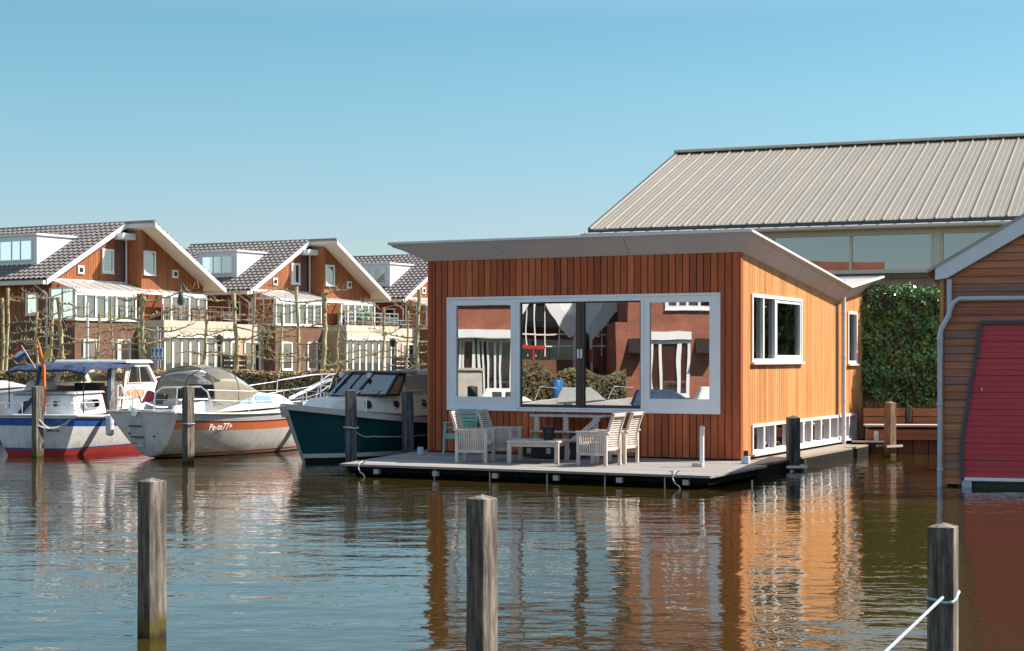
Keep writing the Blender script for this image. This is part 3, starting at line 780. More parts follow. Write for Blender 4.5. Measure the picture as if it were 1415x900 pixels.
# door, slightly recessed look through proud trims
mb = MB()
npan = 9; 
for i in range(npan):
    za = dbot+.03+(dtop-dbot-.03)*i/npan; zb_ = dbot+.03+(dtop-dbot-.03)*(i+1)/npan-.012
    for j in range(3):
        z0_ = za+(zb_-za)*j/3; z1_ = za+(zb_-za)*(j+1)/3-.005
        mb.hexa([Mb(dleft(z0_),.0,z0_),Mb(WB-dleft(z0_),.0,z0_),Mb(WB-dleft(z0_),.03,z0_),Mb(dleft(z0_),.03,z0_),Mb(dleft(z1_),0,z1_),Mb(WB-dleft(z1_),0,z1_),Mb(WB-dleft(z1_),.026,z1_),Mb(dleft(z1_),.026,z1_)])
door = mb.build('door', M['red_door'], bh)
mb = MB(); mb.box(bx(1356),bx(1357.5),-.06,-.03,bz(1356,540),bz(1356,536)); mb.build('handle', M['white'], door)
mb = MB()
for (p, q) in (((dA,dtop+.02),(dB,dk)),((dB,dk),(dB,dbot-.02))):
    for mir in (0,1):
        f_ = (lambda u: WB-u) if mir else (lambda u: u)
        a = Mb(f_(p[0]-.02),.045,p[1]); b_ = Mb(f_(q[0]-.02),.045,q[1]); mb.bar(a, b_, .05, .06, up=(0,1,0))
mb.bar(Mb(dA-.04,.045,dtop+.03), Mb(WB-dA+.04,.045,dtop+.03), .06,.06)
mb.build('door_trim', M['door_trim'], bh)
mb = MB(); bars(mb, Mb, dB+.02, WB-dB-.02, dbot-.035, dbot+.02, .0, .075); mb.build('door_sill', M['white_frame'], bh)
mb = MB(); bars(mb, Mb, dB-.1, WB-dB+.1, -.4, dbot-.05, -.4, -.05); mb.build('plinth', M['green_base'], bh)
mb = MB(); bars(mb, Mb, dB-.02, dB+.14, -.4, dbot-.04, -.02, .06); mb.build('footing', M['pipe_blue'], bh); mb = MB(); bars(mb, Mb, WB-dB-.14, WB-dB+.02, -.4, dbot-.04, -.02, .06); mb.build('footing', M['pipe_blue'], bh)
# bargeboards & roof
mb = MB()
for mir in (0,1):
    f_ = (lambda u: WB-u) if mir else (lambda u: u)
    mb.hexa([Vector((f_(-.16),-.10,ze-.10)),Vector((f_(.03),-.10,ze-.10)),Vector((f_(.03),-.03,ze-.10)),Vector((f_(-.16),-.03,ze-.10)),
             Vector((f_(-.16),-.10,ze+.20)),Vector((f_(.03),-.10,ze+.20+.0)),Vector((f_(.03),-.03,ze+.20)),Vector((f_(-.16),-.03,ze+.20))]) if False else None
    a = (f_(-.12), -.10, ze-.02-.05); pts = [(f_(-.15),ze-.03),(f_(.05),ze-.0),(f_(ridge),gz(ridge)-.03),(f_(ridge),gz(ridge)+.27),(f_(-.15),ze+.27-.15*sl_)]
    mb.prism([(p[0],-.12,p[1]) for p in pts], (0,.075,0))
mb.build('bargeboard', M['bargeboard'], bh, bevel=.006)
mb = MB()
for mir in (0,1):
    f_ = (lambda u: WB-u) if mir else (lambda u: u)
    mb.prism([(f_(-.3),-.14,ze+.20-.3*sl_+.06),(f_(ridge),-.14,gz(ridge)+.275),(f_(ridge),-.14,gz(ridge)+.325),(f_(-.3),-.14,ze+.25-.3*sl_+.06)], (0,5.9,0))
mb.build('roof', M['roofing'], bh)
mb = MB()
zb1 = bz(1320,413.5)
x_l = bx(1299); zd = bz(1300,455); zk = bz(1310,436)
mb.tube([Mb(WB,.10,zb1),Mb(bx(1326),.10,zb1),Mb(bx(1318),.10,zb1-.06),Mb(bx(1313),.10,zk+.10),Mb(bx(1311.5),.10,zk),Mb(bx(1301),.10,zd),Mb(x_l,.10,zd-.12),Mb(x_l,.10,-.02)], .045, 12)
mb.tube([Mb(bx(1312),.075,ze-.02),Mb(bx(1312),.075,zk+.08)], .042, 12)
for z in (bz(1300,470), bz(1300,560), bz(1300,650)): mb.tube([Mb(x_l,.10,z),Mb(x_l,.10,z+.05)], .052, 12)
mb.build('drain_pipe', M['pipe_blue'], bh, smooth=True)

# ------------------------------------------------------------------ right bank: piling, planter, ivy
K0 = Vector((8.17,38.2,0)); krot = math.atan2(-.10,1)
sp_ = empty('timber_quay', K0, krot, 'dark brown sheet piled quay wall with a pale cap plank', 'quay wall')
mb = MB(); clad(mb, lambda u,w_,z: Vector((u,-w_,z)), 0, 14, -.8, .36, pitch=.35, gap=.02, w0=-.03, w1=.04); mb.build('piling', M['sheet'], sp_)
mb = MB(); mb.box(-.02,14,-.16,-.045,.32,.56); mb.build('waling', M['sleeper'], sp_, bevel=.01)
mb = MB(); mb.box(-.03,14,-.20,.35,.624,.67); mb.build('cap_plank', M['cap'], sp_, bevel=.006)
mb = MB(); mb.prism([(-.02,.0,-.8),(-.02,.0,.61),(2.9,5.4,.61),(2.9,5.4,-.8)],(.06,-.03,0)); mb.build('piling_return', M['sheet'], sp_)
for i, (xa, xb) in enumerate(((.02,.98),(1.14,7.2))):
    r_ = empty('planter', K0+Matrix.Rotation(krot,3,'Z')@Vector((xa,.75,.625)), krot, ['short sleeper planter box beside the floating house','long brown sleeper planter box between the split post and the boathouse'][i], 'planter')
    mb = MB(); 
    for k in range(2): mb.box(0,xb-xa,-.05,.0,.01+k*.20,.195+k*.20)
    mb.box(0,.05,0,.5,.01,.40); mb.box(xb-xa-.05,xb-xa,0,.5,.01,.40); mb.box(0,xb-xa,.5,.55,.01,.40)
    mb.build('sleeper_side', M['sleeper'], r_, bevel=.01)
    mb = MB(); mb.box(.05,xb-xa-.05,0,.5,.02,.36); mb.build('soil', M['soil'], r_)
mb = MB(); mb.box(-.06,.06,-.05,.05,0,.42)
tag(mb.build('planter_peg', M['post_dark'], bevel=.01, loc=K0+Matrix.Rotation(krot,3,'Z')@Vector((1.06,.68,.66))), 'short grey stake standing between the two planters', 'stake')
def leaves(mb, n, fn, size, rnd, up=.3):
    for _ in range(n):
        p, nrm = fn(rnd); nrm = (Vector(nrm)+Vector((rnd.uniform(-.7,.7),rnd.uniform(-.7,.7),rnd.uniform(-.6,.8)))).normalized()
        a = nrm.cross(Vector((rnd.uniform(-1,1),rnd.uniform(-1,1),rnd.uniform(-1,1)))).normalized(); b_ = nrm.cross(a)
        s = size*rnd.uniform(.6,1.25); p = Vector(p)
        mb.add([p-a*s*.5, p+b_*s*.38, p+a*s*.55, p-b_*s*.38], [(0,1,2,3)])
iv = empty('ivy_hedge', K0+Vector((.35,1.55,.62)), krot, 'tall dark green clipped ivy hedge behind the sleeper planters', 'hedge')
rnd = random.Random(3); HI = 3.22
mb = MB(); mb.box(-2.2,8,.20,.9,.0,HI-.12); mb.build('branches', M['soil'], iv)
def ivf(r_):
    if r_.random() < .85:
        x = r_.uniform(-2.3,3.4) if r_.random() < .85 else r_.uniform(3.4,8); z = r_.uniform(.0,HI+.02)
        if x < .75 and z < .75-.9*x+.15*r_.random(): z += .8
        d = .10*math.sin(x*5+z*3)*math.sin(z*6-x*2)+.06*math.sin(x*13+z*9)
        if r_.random() < .03: d -= r_.uniform(.05,.16)
        return (x,.14+d*.8+r_.uniform(-.08,.08),z),(0,-1,.15)
    xx = r_.uniform(-2.3,8); return (xx,r_.uniform(.05,1),HI+.05*math.sin(xx*3.1)+.04*math.sin(xx*7.7)+abs(r_.gauss(0,.07))),(0,0,1)
leaves(mb := MB(), 17000, ivf, .095, rnd)
mb.build('foliage', M['leaf_ivy'], iv)
mb = MB(); rnd = random.Random(5)
for _ in range(900):
    x = rnd.uniform(.1,.9) if rnd.random() < .25 else rnd.uniform(1.2,3.6); y = rnd.uniform(.80,1.2)
    p = K0+Matrix.Rotation(krot,3,'Z')@Vector((x,y,.98)); h = rnd.uniform(.08,.26)*(1.2 if math.sin(x*4)>0 else .7); a = rnd.uniform(0,6.28); dx, dy = rnd.uniform(-.1,.1), rnd.uniform(-.1,.1)
    wv = Vector((math.cos(a),math.sin(a),0))*.008
    mb.add([p-wv,p+wv,p+Vector((dx,dy,h))], [(0,1,2)])
tag(mb.build('grass', M['leaf_grass']), 'dry yellow green grass growing in the sleeper planters', 'grass', kind='stuff')

gp = empty('gangplank', (8.22,37.98,.27), R(-8), 'short plank bridge between the side walkway and the timber quay', 'gangplank')
for k in range(2):
    mb = MB(); mb.box(-.42,.42,-.16+k*.165,-.01+k*.165,0,.035); mb.build('plank', M['cap'], gp)
sbx = empty('socket_box', (8.36,38.02,.306), R(-8), 'small white socket box standing at the end of the short plank bridge', 'box')
mb = MB(); mb.box(-.05,.05,-.04,.04,0,.22); mb.build('case', M['white'], sbx, bevel=.012)
mb = MB(); mb.box(-.03,.03,-.05,-.041,.04,.12); mb.build('flap', M['alu'], sbx)
# ------------------------------------------------------------------ big hall
HO = Vector((2.9,62,0)); ha = math.atan2(-.372,.928)
hall = empty('hall', HO, ha, 'large hall with a ribbed beige metal roof and a band of big windows', 'hall')
ew, er = 7.0, 11.22; hw = 11.9; LN = 42
mb = MB(); rise = er-ew
nr = int(LN/.6)
for side in (0,1):
    def P_(u, t, dz=0):     # t 0 eave .. 1 ridge
        y = hw*t if side == 0 else 2*hw-hw*t
        return Vector((u, y, ew+rise*t+dz))
    mb.hexa([P_(0,0,0),P_(LN,0,0),P_(LN,1,0),P_(0,1,0),P_(0,0,.03),P_(LN,0,.03),P_(LN,1,.03),P_(0,1,.03)])
    for i in range(nr+1):
        u = i*.6
        a, b_ = u, u+.085
        mb.hexa([P_(a,-.004,.03),P_(b_,-.004,.03),P_(b_,1,.03),P_(a,1,.03),P_(a+.025,-.004,.09),P_(b_-.025,-.004,.09),P_(b_-.025,1,.09),P_(a+.025,1,.09)])
        for q in (.25,.42):
            mb.hexa([P_(u+q,0,.03),P_(u+q+.03,0,.03),P_(u+q+.03,1,.03),P_(u+q,1,.03),P_(u+q+.01,0,.042),P_(u+q+.02,0,.042),P_(u+q+.02,1,.042),P_(u+q+.01,1,.042)])
mb.build('roof', M['hall_roof'], hall)
mb = MB(); mb.box(-.1,LN,hw-.35,hw-.12,er+.02,er+.10); mb.hexa([(-.05,hw-.3,er),(LN,hw-.3,er),(LN,hw+.3,er),(-.05,hw+.3,er),(-.05,hw-.25,er+.14),(LN,hw-.25,er+.14),(LN,hw+.25,er+.14),(-.05,hw+.25,er+.14)]) ; mb.build('ridge_cap', M['hall_trim'], hall)
mb = MB(); mb.box(0,LN,-.04,.1,ew-.14,ew-.01); mb.prism([(-.06,0,ew-.12),(-.06,hw,er-.12),(-.06,hw,er+.10),(-.06,0,ew+.08)],(.055,0,0)); mb.build('dark_edge', M['door_trim'], hall)
mb = MB(); mb.tube([(-.3,-.10,ew-.20),(LN,-.10,ew-.20)], .085, 10); mb.build('gutter', M['hall_trim'], hall, smooth=True)
mb = MB(); mb.box(.2,LN,.28,.5,6.62,ew-.12); mb.build('fascia', M['hall_trim'], hall)
def hx(px, off=.35):
    O = HO+Vector((.372,.928,0))*off; k = (px-CX)/F; return (k*O.y-O.x)/(.928+k*.372)
def hz(px, py, off=.35):
    O = HO+Vector((.372,.928,0))*off; return CH-(py-CY)/F*(O.y-.372*hx(px,off))
wt, wb = hz(1230,319), hz(1230,374)
Mh = lambda u, w_, z: Vector((u, .35-w_, z))
mb = MB(); mb.box(.3,LN,.35,.7,.6,wb-.28); 
mb.build('wall', M['hall_brick'], hall)
mb = MB(); mb.box(.3,LN,.28,.34,wb-.28,wb-.06)
ed = [hx(p_) for p_ in (822,935,1060)]
for p_ in (1296,): 
    pass
mb.box(.3,.42,.30,8,.6,ew); 
mb.build('sill_band', M['fence_wood'], hall)
step = hx(1182)-hx(1070)
mb = MB(); 
cols_ = []
u = hx(1295)
for k in range(-7, 12): cols_.append(u+k*(hx(1295)-hx(1062))*1.0)
cols_ = [c for c in cols_ if .4 < c < LN-1]
for c in cols_:
    mb = MB(); mb.box(c-.12,c+.12,.25,.5,wb-.10,6.63); mb.build('pillar', M['hall_trim'], hall)
for a, b_ in zip(cols_, cols_[1:]):
    window(hall, Mh, a+.12, b_-.12, wb-.05, 6.62, muls=[(a+b_)/2-.02], fr=.09, mw=.10, glass='glass_hall', frame='hall_trim', w0=-.08, w1=.06)
mb = MB(); mb.box(.5,LN,5.0,5.1,.6,6.9); mb.box(.5,LN,.71,5,.8,.9);mb.build('room', M['pipe_blue'], hall)
mb = MB(); mb.prism([(.32,.5,.6),(.32,2*hw-.5,.6),(.32,2*hw-.5,ew-.15),(.32,hw,er-.3),(.32,.5,ew-.15)], (.3,0,0)); mb.box(.4,LN,2*hw-.6,2*hw-.5,.6,ew); mb.build('end_wall', M['brick_beige'], hall)

# ------------------------------------------------------------------ terraced houses on the left bank
hd = Vector((.52,.854,0)).normalized(); hn = Vector((-hd.y,hd.x,0)); hrot = math.atan2(hd.y, hd.x)
def tile_slope(mb, y0, y1, t0, z0, t1, z1, thick=.10):
    """tiled slope: eave (t0,z0) to ridge (t1,z1), along local y"""
    Ls = math.hypot(t1-t0, z1-z0); nc = int(Ls/.42); pan = .42; npn = max(2,int((y1-y0)/pan))
    nx = -(z1-z0)/Ls*(1 if t1 > t0 else -1); nz = abs(t1-t0)/Ls
    nrm = Vector((nx if t1>t0 else -nx, 0, nz)) if False else Vector((-(z1-z0)*(1 if t1>t0 else -1)/Ls,0,abs(t1-t0)/Ls))
    rows = []
    for c in range(nc):
        for e_, lift in ((0,.08),(1,.0)):
            f_ = (c+e_)/nc; base = Vector((t0+(t1-t0)*f_,0,z0+(z1-z0)*f_))
            row = []
            for k in range(npn*3+1):
                y = y0+(y1-y0)*k/(npn*3)
                wv = (0,.09,.03)[k%3]
                row.append(base+nrm*(lift+wv)+Vector((0,y,0)))
            rows.append(row)
    mb.grid(rows)
    a, b_ = Vector((t0,y0,z0)), Vector((t1,y0,z1)); c, d = Vector((t1,y1,z1)), Vector((t0,y1,z0))
    dn = Vector((0,0,-thick))
    mb.hexa([a+dn,b_+dn,c+dn,d+dn,a,b_,c,d])
ZG = .62
def house(k, label, variant=0):
    O = Vector((-23.36+9.3*k, 100.4+15*k, 0))
    h = empty('gabled_house', O, hrot, label, 'house', 'timber gabled houses along the left bank')
    def ht(px, y=.3):
        o = O+hn*y; q = (px-CX)/F; return (q*o.y-o.x)/(hd.x-q*hd.y)
    HW, HR, EZ, RZ = 6.3, 6.2, 6.75, 10.4
    FW = 2.3
    # roof
    mb = MB(); tile_slope(mb, 0, 11, -HW-.05, EZ-.03, 0, RZ)
    mb.build('roof', M['tiles'], h)
    mb = MB(); tile_slope(mb, -FW, 11, HR+.05, EZ-.10, 0, RZ-.06); rr = mb.build('roof', M['tiles'], h)
    mb = MB(); mb.tube([(0,-FW-.02,RZ-.02),(0,11,RZ+.04)], .11, 8); mb.build('ridge_tiles', M['tiles'], h, smooth=True)
    # barge boards and soffit
    mb = MB()
    mb.prism([(-HW-.1,-.06,EZ-.35),(0,-.06,RZ-.30),(0,-.06,RZ+.02),(-HW-.1,-.06,EZ-.03)], (0,.055,0))
    mb.build('bargeboard', M['white'], h)
    mb = MB(); mb.prism([(HR+.1,-FW-.06,EZ-.42),(0,-FW-.06,RZ-.36),(0,-FW-.06,RZ-.08),(HR+.1,-FW-.06,EZ-.14)], (0,.055,0)); mb.build('bargeboard', M['white'], h)
    mb = MB(); mb.prism([(HR,-FW,EZ-.32),(0,-FW,RZ-.28),(0,-FW,RZ-.22),(HR,-FW,EZ-.26)], (0,FW+.25,0)); mb.prism([(0,-FW,RZ-.34),(-.06,-FW,RZ-.34),(-.06,-FW,RZ-.05),(0,-FW,RZ-.05)],(0,FW+.2,0)); mb.build('soffit', M['soffit'], h)
    mb = MB(); mb.box(-HW-.35,-HW+.0,0,11,EZ-.32,EZ-.10); mb.build('gutter', M['soffit'], h)
    mb = MB(); mb.box(HR-.0,HR+.25,-FW,11,EZ-.40,EZ-.20); mb.build('gutter', M['soffit'], h)
    # walls
    G = lambda u, w_, z: Vector((u, .3-w_, z))
    gt = lambda u: RZ-.34-(abs(u)*(RZ-EZ)/HW if u < 0 else u*(RZ-EZ)/HR)
    px0 = lambda p_: p_      # photo columns are for house 0
    c1, c2 = -.78, .25; GR = lambda u, w_, z: Vector((u, -1.0-w_, z))
    mb = MB(); clad(mb, G, -5.75, c1, 4.3, gt, pitch=.19, gap=.02, w0=-.01, w1=.02); mb.build('gable_wall', M['house_wood'], h); mb = MB(); clad(mb, GR, c2, 5.7, 4.3, gt, pitch=.19, gap=.02, w0=-.01, w1=.02); mb.prism([(c2,-.985,4.3),(5.7,-.985,4.3),(5.7,-.985,gt(5.7)-.03),(c2,-.985,gt(c2)-.03)],(0,1.3,0)); mb.box(c2-.02,c2,-1.02,.3,4.3,gt(c2)-.05); mb.build('gable_wall', M['house_wood'], h)
    mb = MB(); clad(mb, G, c1, c2, 4.3, lambda u: min(gt(u), RZ-.75), pitch=.19, gap=.02, w0=-.05, w1=-.02); mb.build('gable_panel', M['house_wood_dark'], h)
    mb = MB(); mb.prism([(-5.74,.32,4.3),(5.7,.32,4.3),(5.7,.32,gt(5.7)-.03),(0,.36,gt(0)-.05),(-5.74,.32,gt(-5.74)-.03)], (0,10.4,0)); mb.build('core_wall', M['backing'], h)
    mb = MB(); bars(mb, G, c1-.1, c2-.02, RZ-1.05, RZ-.68, -.02, .85); mb.build('beam', M['white'], h)
    mb = MB(); mb.tube([(.10,.12,RZ-1.05),(.10,.12,6.7)], .06, 8); mb.build('downpipe', M['pipe'], h, smooth=True)
    Sd = lambda u, w_, z: Vector((-5.75-w_, u, z))
    mb = MB(); clad(mb, Sd, .3, 10.7, 4.3, 6.6, pitch=.19, gap=.02, w0=-.01, w1=.02); mb.build('eave_wall', M['house_wood_side'], h)
    mb = MB(); mb.box(-5.74,5.7,.3,10.7,ZG-.1,4.3); mb.build('brick_wall', M['brick_dark'], h)
    # gable windows (z found on the first house)
    for (ua, ub, za, zb_, G_) in ((-1.80,-.86,7.3,8.75,G),(.36,1.36,7.25,8.7,GR)):
        window(h, G_, ua, ub, za, zb_, fr=.13, glass='glass_far', w0=.025, w1=.12, flat=True)
    for uu, G_ in ((-3.5,G), (3.1,GR)):
        mb = MB(); bars(mb, G_, uu-.24, uu+.24, 7.15, 7.65, .02, .10); v_ = mb.build('vent', M['white'], h)
        mb = MB(); bars(mb, G_, uu-.12, uu+.12, 7.27, 7.52, .10, .13); mb.build('grille', M['black'], v_)
    window(h, Sd, 1.3, 2.3, 4.7, 6.0, fr=.12, glass='glass_far', w0=.025, w1=.12, flat=True)
    mb = MB(); mb.tube([(-6.5,.9,6.45),(-5.9,.5,5.9),(-5.88,.5,.8)], .06, 8); mb.build('downpipe', M['pipe'], h, smooth=True)
    # dormer on the left slope
    L0, L1, td, dz0, dz1 = 2.52, 6.0, -4.78, 7.6, 9.45
    mb = MB(); mb.prism([(td,L0,dz0-.1),(-1.5,L0,dz1-.0),(td,L0,dz1)], (0,L1-L0,0)); mb.box(td-.12,-1.6,L0-.10,L1+.1,dz1,dz1+.12); dm = mb.build('dormer', M['white'], h)
    Md = lambda u, w_, z: Vector((td-w_, u, z))
    window(dm, Md, L0+.35, L1-.3, dz0+.35, dz1-.22, muls=[L0+1.35, L0+2.1], fr=.09, w0=.003, w1=.07, glass='glass_far', sill=False, flat=True, curtain=[(L0+.45,L0+.9),(L0+1.5,L0+1.8)])
    # lean-to glass roof over the first floor
    t0, t1 = -5.9, 5.2; P0, P1 = .28, -1.75; za, zb_ = 6.75, 6.12
    mb = MB(); n = 13
    for i in range(n+1):
        u = t0+(t1-t0)*i/n; mb.bar((u,P0,za),(u,P1,zb_),.09,.09)
    mb.bar((t0,P1,zb_-.02),(t1,P1,zb_-.02),.12,.14); mb.bar((t0,P0-.02,za),(t1,P0-.02,za),.08,.12)
    lt = mb.build('lean_to_roof', M['white'], h)
    mb = MB(); mb.add([(t0,P0,za+.03),(t1,P0,za+.03),(t1,P1,zb_+.03),(t0,P1,zb_+.03)],[(0,1,2,3)]); mb.build('glass_roof', M['canopy_glass'], lt)
    Gf = lambda u, w_, z: Vector((u, P1-w_, z))
    tl = -1.0
    window(h, Gf, t0, tl, 4.4, zb_-.08, muls=[t0+(tl-t0)*i/6 for i in range(1,6)], fr=.10, mw=.16, w0=-.05, w1=.05, glass='glass_far', curtain=[(t0+.1,tl-.1)], trans=[(t0,tl,5.9)])
    window(h, Gf, 1.2, t1, 4.4, zb_-.08, muls=[1.2+(t1-1.2)*i/5 for i in range(1,5)], fr=.10, mw=.14, w0=-.05, w1=.05, glass='glass_far')
    Ge = lambda u, w_, z: Vector((t0-.0-w_, u, z))
    window(h, Ge, P1+.06, P0, 4.4, 6.25, muls=[(P0+P1)/2], fr=.09, w0=-.04, w1=.03, glass='glass_far', sill=False)
    mb = MB(); mb.box(t0,tl,P1,.3,ZG-.1,4.34); mb.build('brick_wall', M['brick_dark'], h)
    Gp = lambda u, w_, z: Vector((u, P1-w_, z))
    for (a, b_) in ((-5.3,-4.2),(-2.6,-1.5)):
        window(h, Gp, a, b_, 1.4, 3.3, fr=.12, w0=.003, w1=.09, glass='glass_far', flat=True, curtain=[(a+.1,b_-.1)])
    # ground floor extension with terrace
    E0 = -.6; E1 = 5.6; PF = -3.6
    mb = MB(); mb.box(E0,E1,PF,.3,4.02,4.45); mb.box(E0,E1,PF-.05,PF+.1,3.55,4.0); mb.build('parapet', M['beige'], h)
    mb = MB(); mb.box(E0-.1,E1+.15,PF-.14,PF-.05,3.42,3.62); mb.build('white_fascia', M['white'], h)
    mb = MB(); mb.box(E0,E1,PF+.15,.3,ZG-.1,4.0); mb.build('brick_wall', M['brick_beige' if variant != 0 else 'brick_beige'], h)
    Gx = lambda u, w_, z: Vector((u, PF-w_+.1, z))
    nm = 8
    window(h, Gx, E0+.1, E1-.1, .75, 3.4, muls=[E0+.1+(E1-E0-.2)*i/nm for i in range(1,nm)], fr=.10, mw=.17, w0=-.048, w1=.05, glass='glass_far', flat=True, curtain=[(E0+.3,E0+2.2),(E0+2.5,E0+3.2),(E0+4.0,E1-.3)] if variant == 0 else [(E0+.3,E0+1.0),(E0+3.9,E0+4.5)])
    mb = MB()
    for z in (4.75,5.05,5.35): mb.bar((E0,PF+.1,z),(E1,PF+.1,z),.04,.05)
    for i in range(7): u = E0+(E1-E0)*i/6; mb.bar((u,PF+.1,4.45),(u,PF+.1,5.38),.05,.05)
    for z in (4.75,5.05,5.35): mb.bar((E1,PF+.1,z),(E1,.2,z),.04,.05)
    mb.build('balcony_railing', M['alu'] if variant else M['fence_wood'], h)
    # linking wall to the next house
    mb = MB(); mb.box(5.72,11.7,-1.0,2.0,ZG-.1,4.35); mb.box(5.65,7.0,-1.9,-1.0,ZG-.1,4.5); mb.build('link_wall', M['brick_beige'], h)
    mb = MB(); mb.box(7.6,11.2,-1.06,-1.0,3.5,4.4); mb.build('link_parapet', M['beige'], h)
    Gk = lambda u, w_, z: Vector((u, -1.0-w_, z))
    window(h, Gk, 7.7, 9.0, .8, 3.3, muls=[8.35], fr=.12, glass='glass_far', w0=.003, w1=.09, flat=True); window(h, Gk, 9.6, 11.2, .8, 3.3, muls=[10.4], fr=.12, glass='glass_far', w0=.003, w1=.09, flat=True, curtain=[(9.7,10.3)])
    mb = MB(); 
    for z in (4.7,5.0): mb.bar((7.6,-1.0,z),(11.6,-1.0,z),.04,.05)
    mb.build('balcony_railing', M['alu'], h)
    return h
m = pm('milky_roof_glass', (.80,.78,.72), .3, .05, bump=0); m.node_tree.nodes['Principled BSDF'].inputs['Alpha'].default_value = .38; M['canopy_glass'] = m
house(0, 'orange timber gabled house furthest left, with white dormer and glass lean-to roof', 0)
house(1, 'second timber gabled house from the left, above the sailing boat bow', 1)
house(2, 'timber gabled house partly hidden behind the floating house roof', 2)
house(-1, 'timber gabled house running out of the left edge of the photo', 1) if False else None
# terrace furniture: dark parasols / sets on the first terrace
def planks_fence(px0, px1, py0, py1, Y, label):
    a, b_ = at(px0,py1,Y), at(px1,py1,Y); z1 = CH-(py0-CY)/F*Y
    f_ = empty('board_fence', (a.x,Y,ZG), 0, label, 'fence'); L = b_.x-a.x
    mb = MB(); n = 6
    for k in range(n): z = .1+(z1-ZG-.1)*k/n; mb.box(0,L,-.02,.02,z,z+(z1-ZG)/n*.72)
    mb.build('boards', M['fence_wood'], f_)
    for x in (.05, L/2, L-.05):
        mb = MB(); mb.box(x-.05,x+.05,.025,.12,0,z1-ZG+.06); mb.build('fence_post', M['fence_wood'], f_)
planks_fence(307,341,490,512,88,'brown horizontal board fence right of the black lamp post by the first house')
planks_fence(545,577,493,513,100,'brown horizontal board fence near the floating house, behind the second lamp post')

# balcony furniture
for k, (u, v, kind, lab) in enumerate(((1.6,-2.9,'parasol','folded dark green parasol on the first house terrace'),(3.6,-2.9,'table','dark terrace table set on the first house terrace'),(2.4,-2.9,'planter','dark planter with green shrub on the second house terrace'),(4.4,-2.8,'table','dark terrace table set on the second house terrace'))):
    kk = 0 if k < 2 else 1
    O = Vector((-23.36+9.3*kk, 100.4+15*kk, 4.455))+hd*u+hn*v
    e_ = empty({'parasol':'parasol','table':'terrace_table','planter':'planter'}[kind], O, hrot, lab, kind)
    if kind == 'parasol':
        mb = MB(); mb.tube([(0,0,0),(0,0,.08)], .3, 12); mb.tube([(0,0,.08),(0,0,2.2)], .03, 8); mb.build('pole', M['black'], e_)
        mb = MB(); mb.tube([(0,0,.9),(0,0,1.1),(0,0,1.7),(0,0,2.25)], [.10,.22,.13,.03], 10); mb.build('cloth', M['green_base'], e_, smooth=True)
    elif kind == 'table':
        mb = MB(); mb.box(-.8,.8,-.4,.4,.70,.74); mb.build('tabletop', M['fence_wood'], e_)
        for a in (-.7,.7):
            for b_ in (-.32,.32): mb = MB(); mb.box(a-.04,a+.04,b_-.04,b_+.04,0,.697); mb.build('leg', M['fence_wood'], e_)
    else:
        mb = MB(); mb.box(-.6,.6,-.2,.2,0,.45); mb.build('box', M['fence_wood'], e_)
        rnd = random.Random(2); leaves(mb := MB(), 300, lambda r_: ((r_.uniform(-.6,.6),r_.uniform(-.2,.2),.45+r_.random()*.7),(0,-1,.3)), .16, rnd); mb.build('foliage', M['leaf_ivy'], e_)
# ------------------------------------------------------------------ street lamps, sign, poles
def lamp(px, py, Y, label):
    o = at(px,CY,Y); zt = CH-(py-CY)/F*Y
    l_ = empty('lamp_post', (o.x,Y,ZG), 0, label, 'lamp post', 'black lamp posts behind the hedge'); h = zt-ZG
    mb = MB(); mb.tube([(0,0,0),(0,0,.9),(0,0,h-.55)], [.11,.08,.06], 10); mb.build('pole', M['black'], l_, smooth=True)
    mb = MB(); mb.tube([(0,0,h-.5),(0,0,h-.12)], [.10,.17], 8); mb.build('lantern', M['black'], l_)
    mb = MB(); mb.tube([(0,0,h-.115),(0,0,h)], [.2,.03], 8); mb.build('cap', M['black'], l_)
lamp(303,462,80,'black lamp post in front of the beige wall between the first two houses')
lamp(543,467,88,'black lamp post beside the right hand board fence near the floating house')
o = at(121,CY,75); mb = MB(); mb.tube([(0,0,0),(0,0,4.1)], .06, 8)
tag(mb.build('grey_pole', M['pipe'], smooth=True, loc=(o.x,75,ZG)), 'plain slim grey pole in front of the first house', 'pole')
o = at(217,CY,62); sg = empty('sign', (o.x,62,ZG), 0, 'blue and white sign plates on a thin wire frame beside a thick pollarded tree', 'sign')
mb = MB(); mb.tube([(0,.06,0),(0,.06,2.75)], .035, 8); 
for x in (-.1,.12): mb.tube([(x,.05,1.2),(x,.05,2.7)], .015, 6)
mb.build('frame', M['pipe'], sg, smooth=True)
for i, x in enumerate((-.15,.0,.15)):
    mb = MB(); mb.box(x-.065,x+.065,-.0,.02,1.50,1.96); pl_ = mb.build('plate', M['white'], sg)
    mb = MB(); mb.box(x-.05,x+.03,-.012,-.002,1.80,1.93); mb.box(x-.05,x-.01,-.012,-.002,1.66,1.79); mb.box(x-.02,x+.05,-.012,-.002,1.54,1.62); mb.build('blue_mark', M['blue_sign'], pl_)

# ------------------------------------------------------------------ hedge of brown beech
he = empty('beech_hedge', (0,49,ZG), 0, 'long low brown beech hedge on the bank behind the boats', 'hedge')
mb = MB(); mb.box(-30,3,-.3,.3,0,1.05); mb.build('stems', M['soil'], he)
rnd = random.Random(11)
def hf(r_):
    x = r_.uniform(-19,-1.5); 
    if r_.random() < .72: return (x,-.34+r_.uniform(-.08,.08),r_.uniform(0,1.14)),(0,-1,.2)
    return (x,r_.uniform(-.4,.4),1.13+r_.uniform(-.06,.09)+.04*math.sin(x*2.1)),(0,0,1)
leaves(mb := MB(), 26000, hf, .085, rnd); mb.build('foliage', M['leaf_beech'], he)

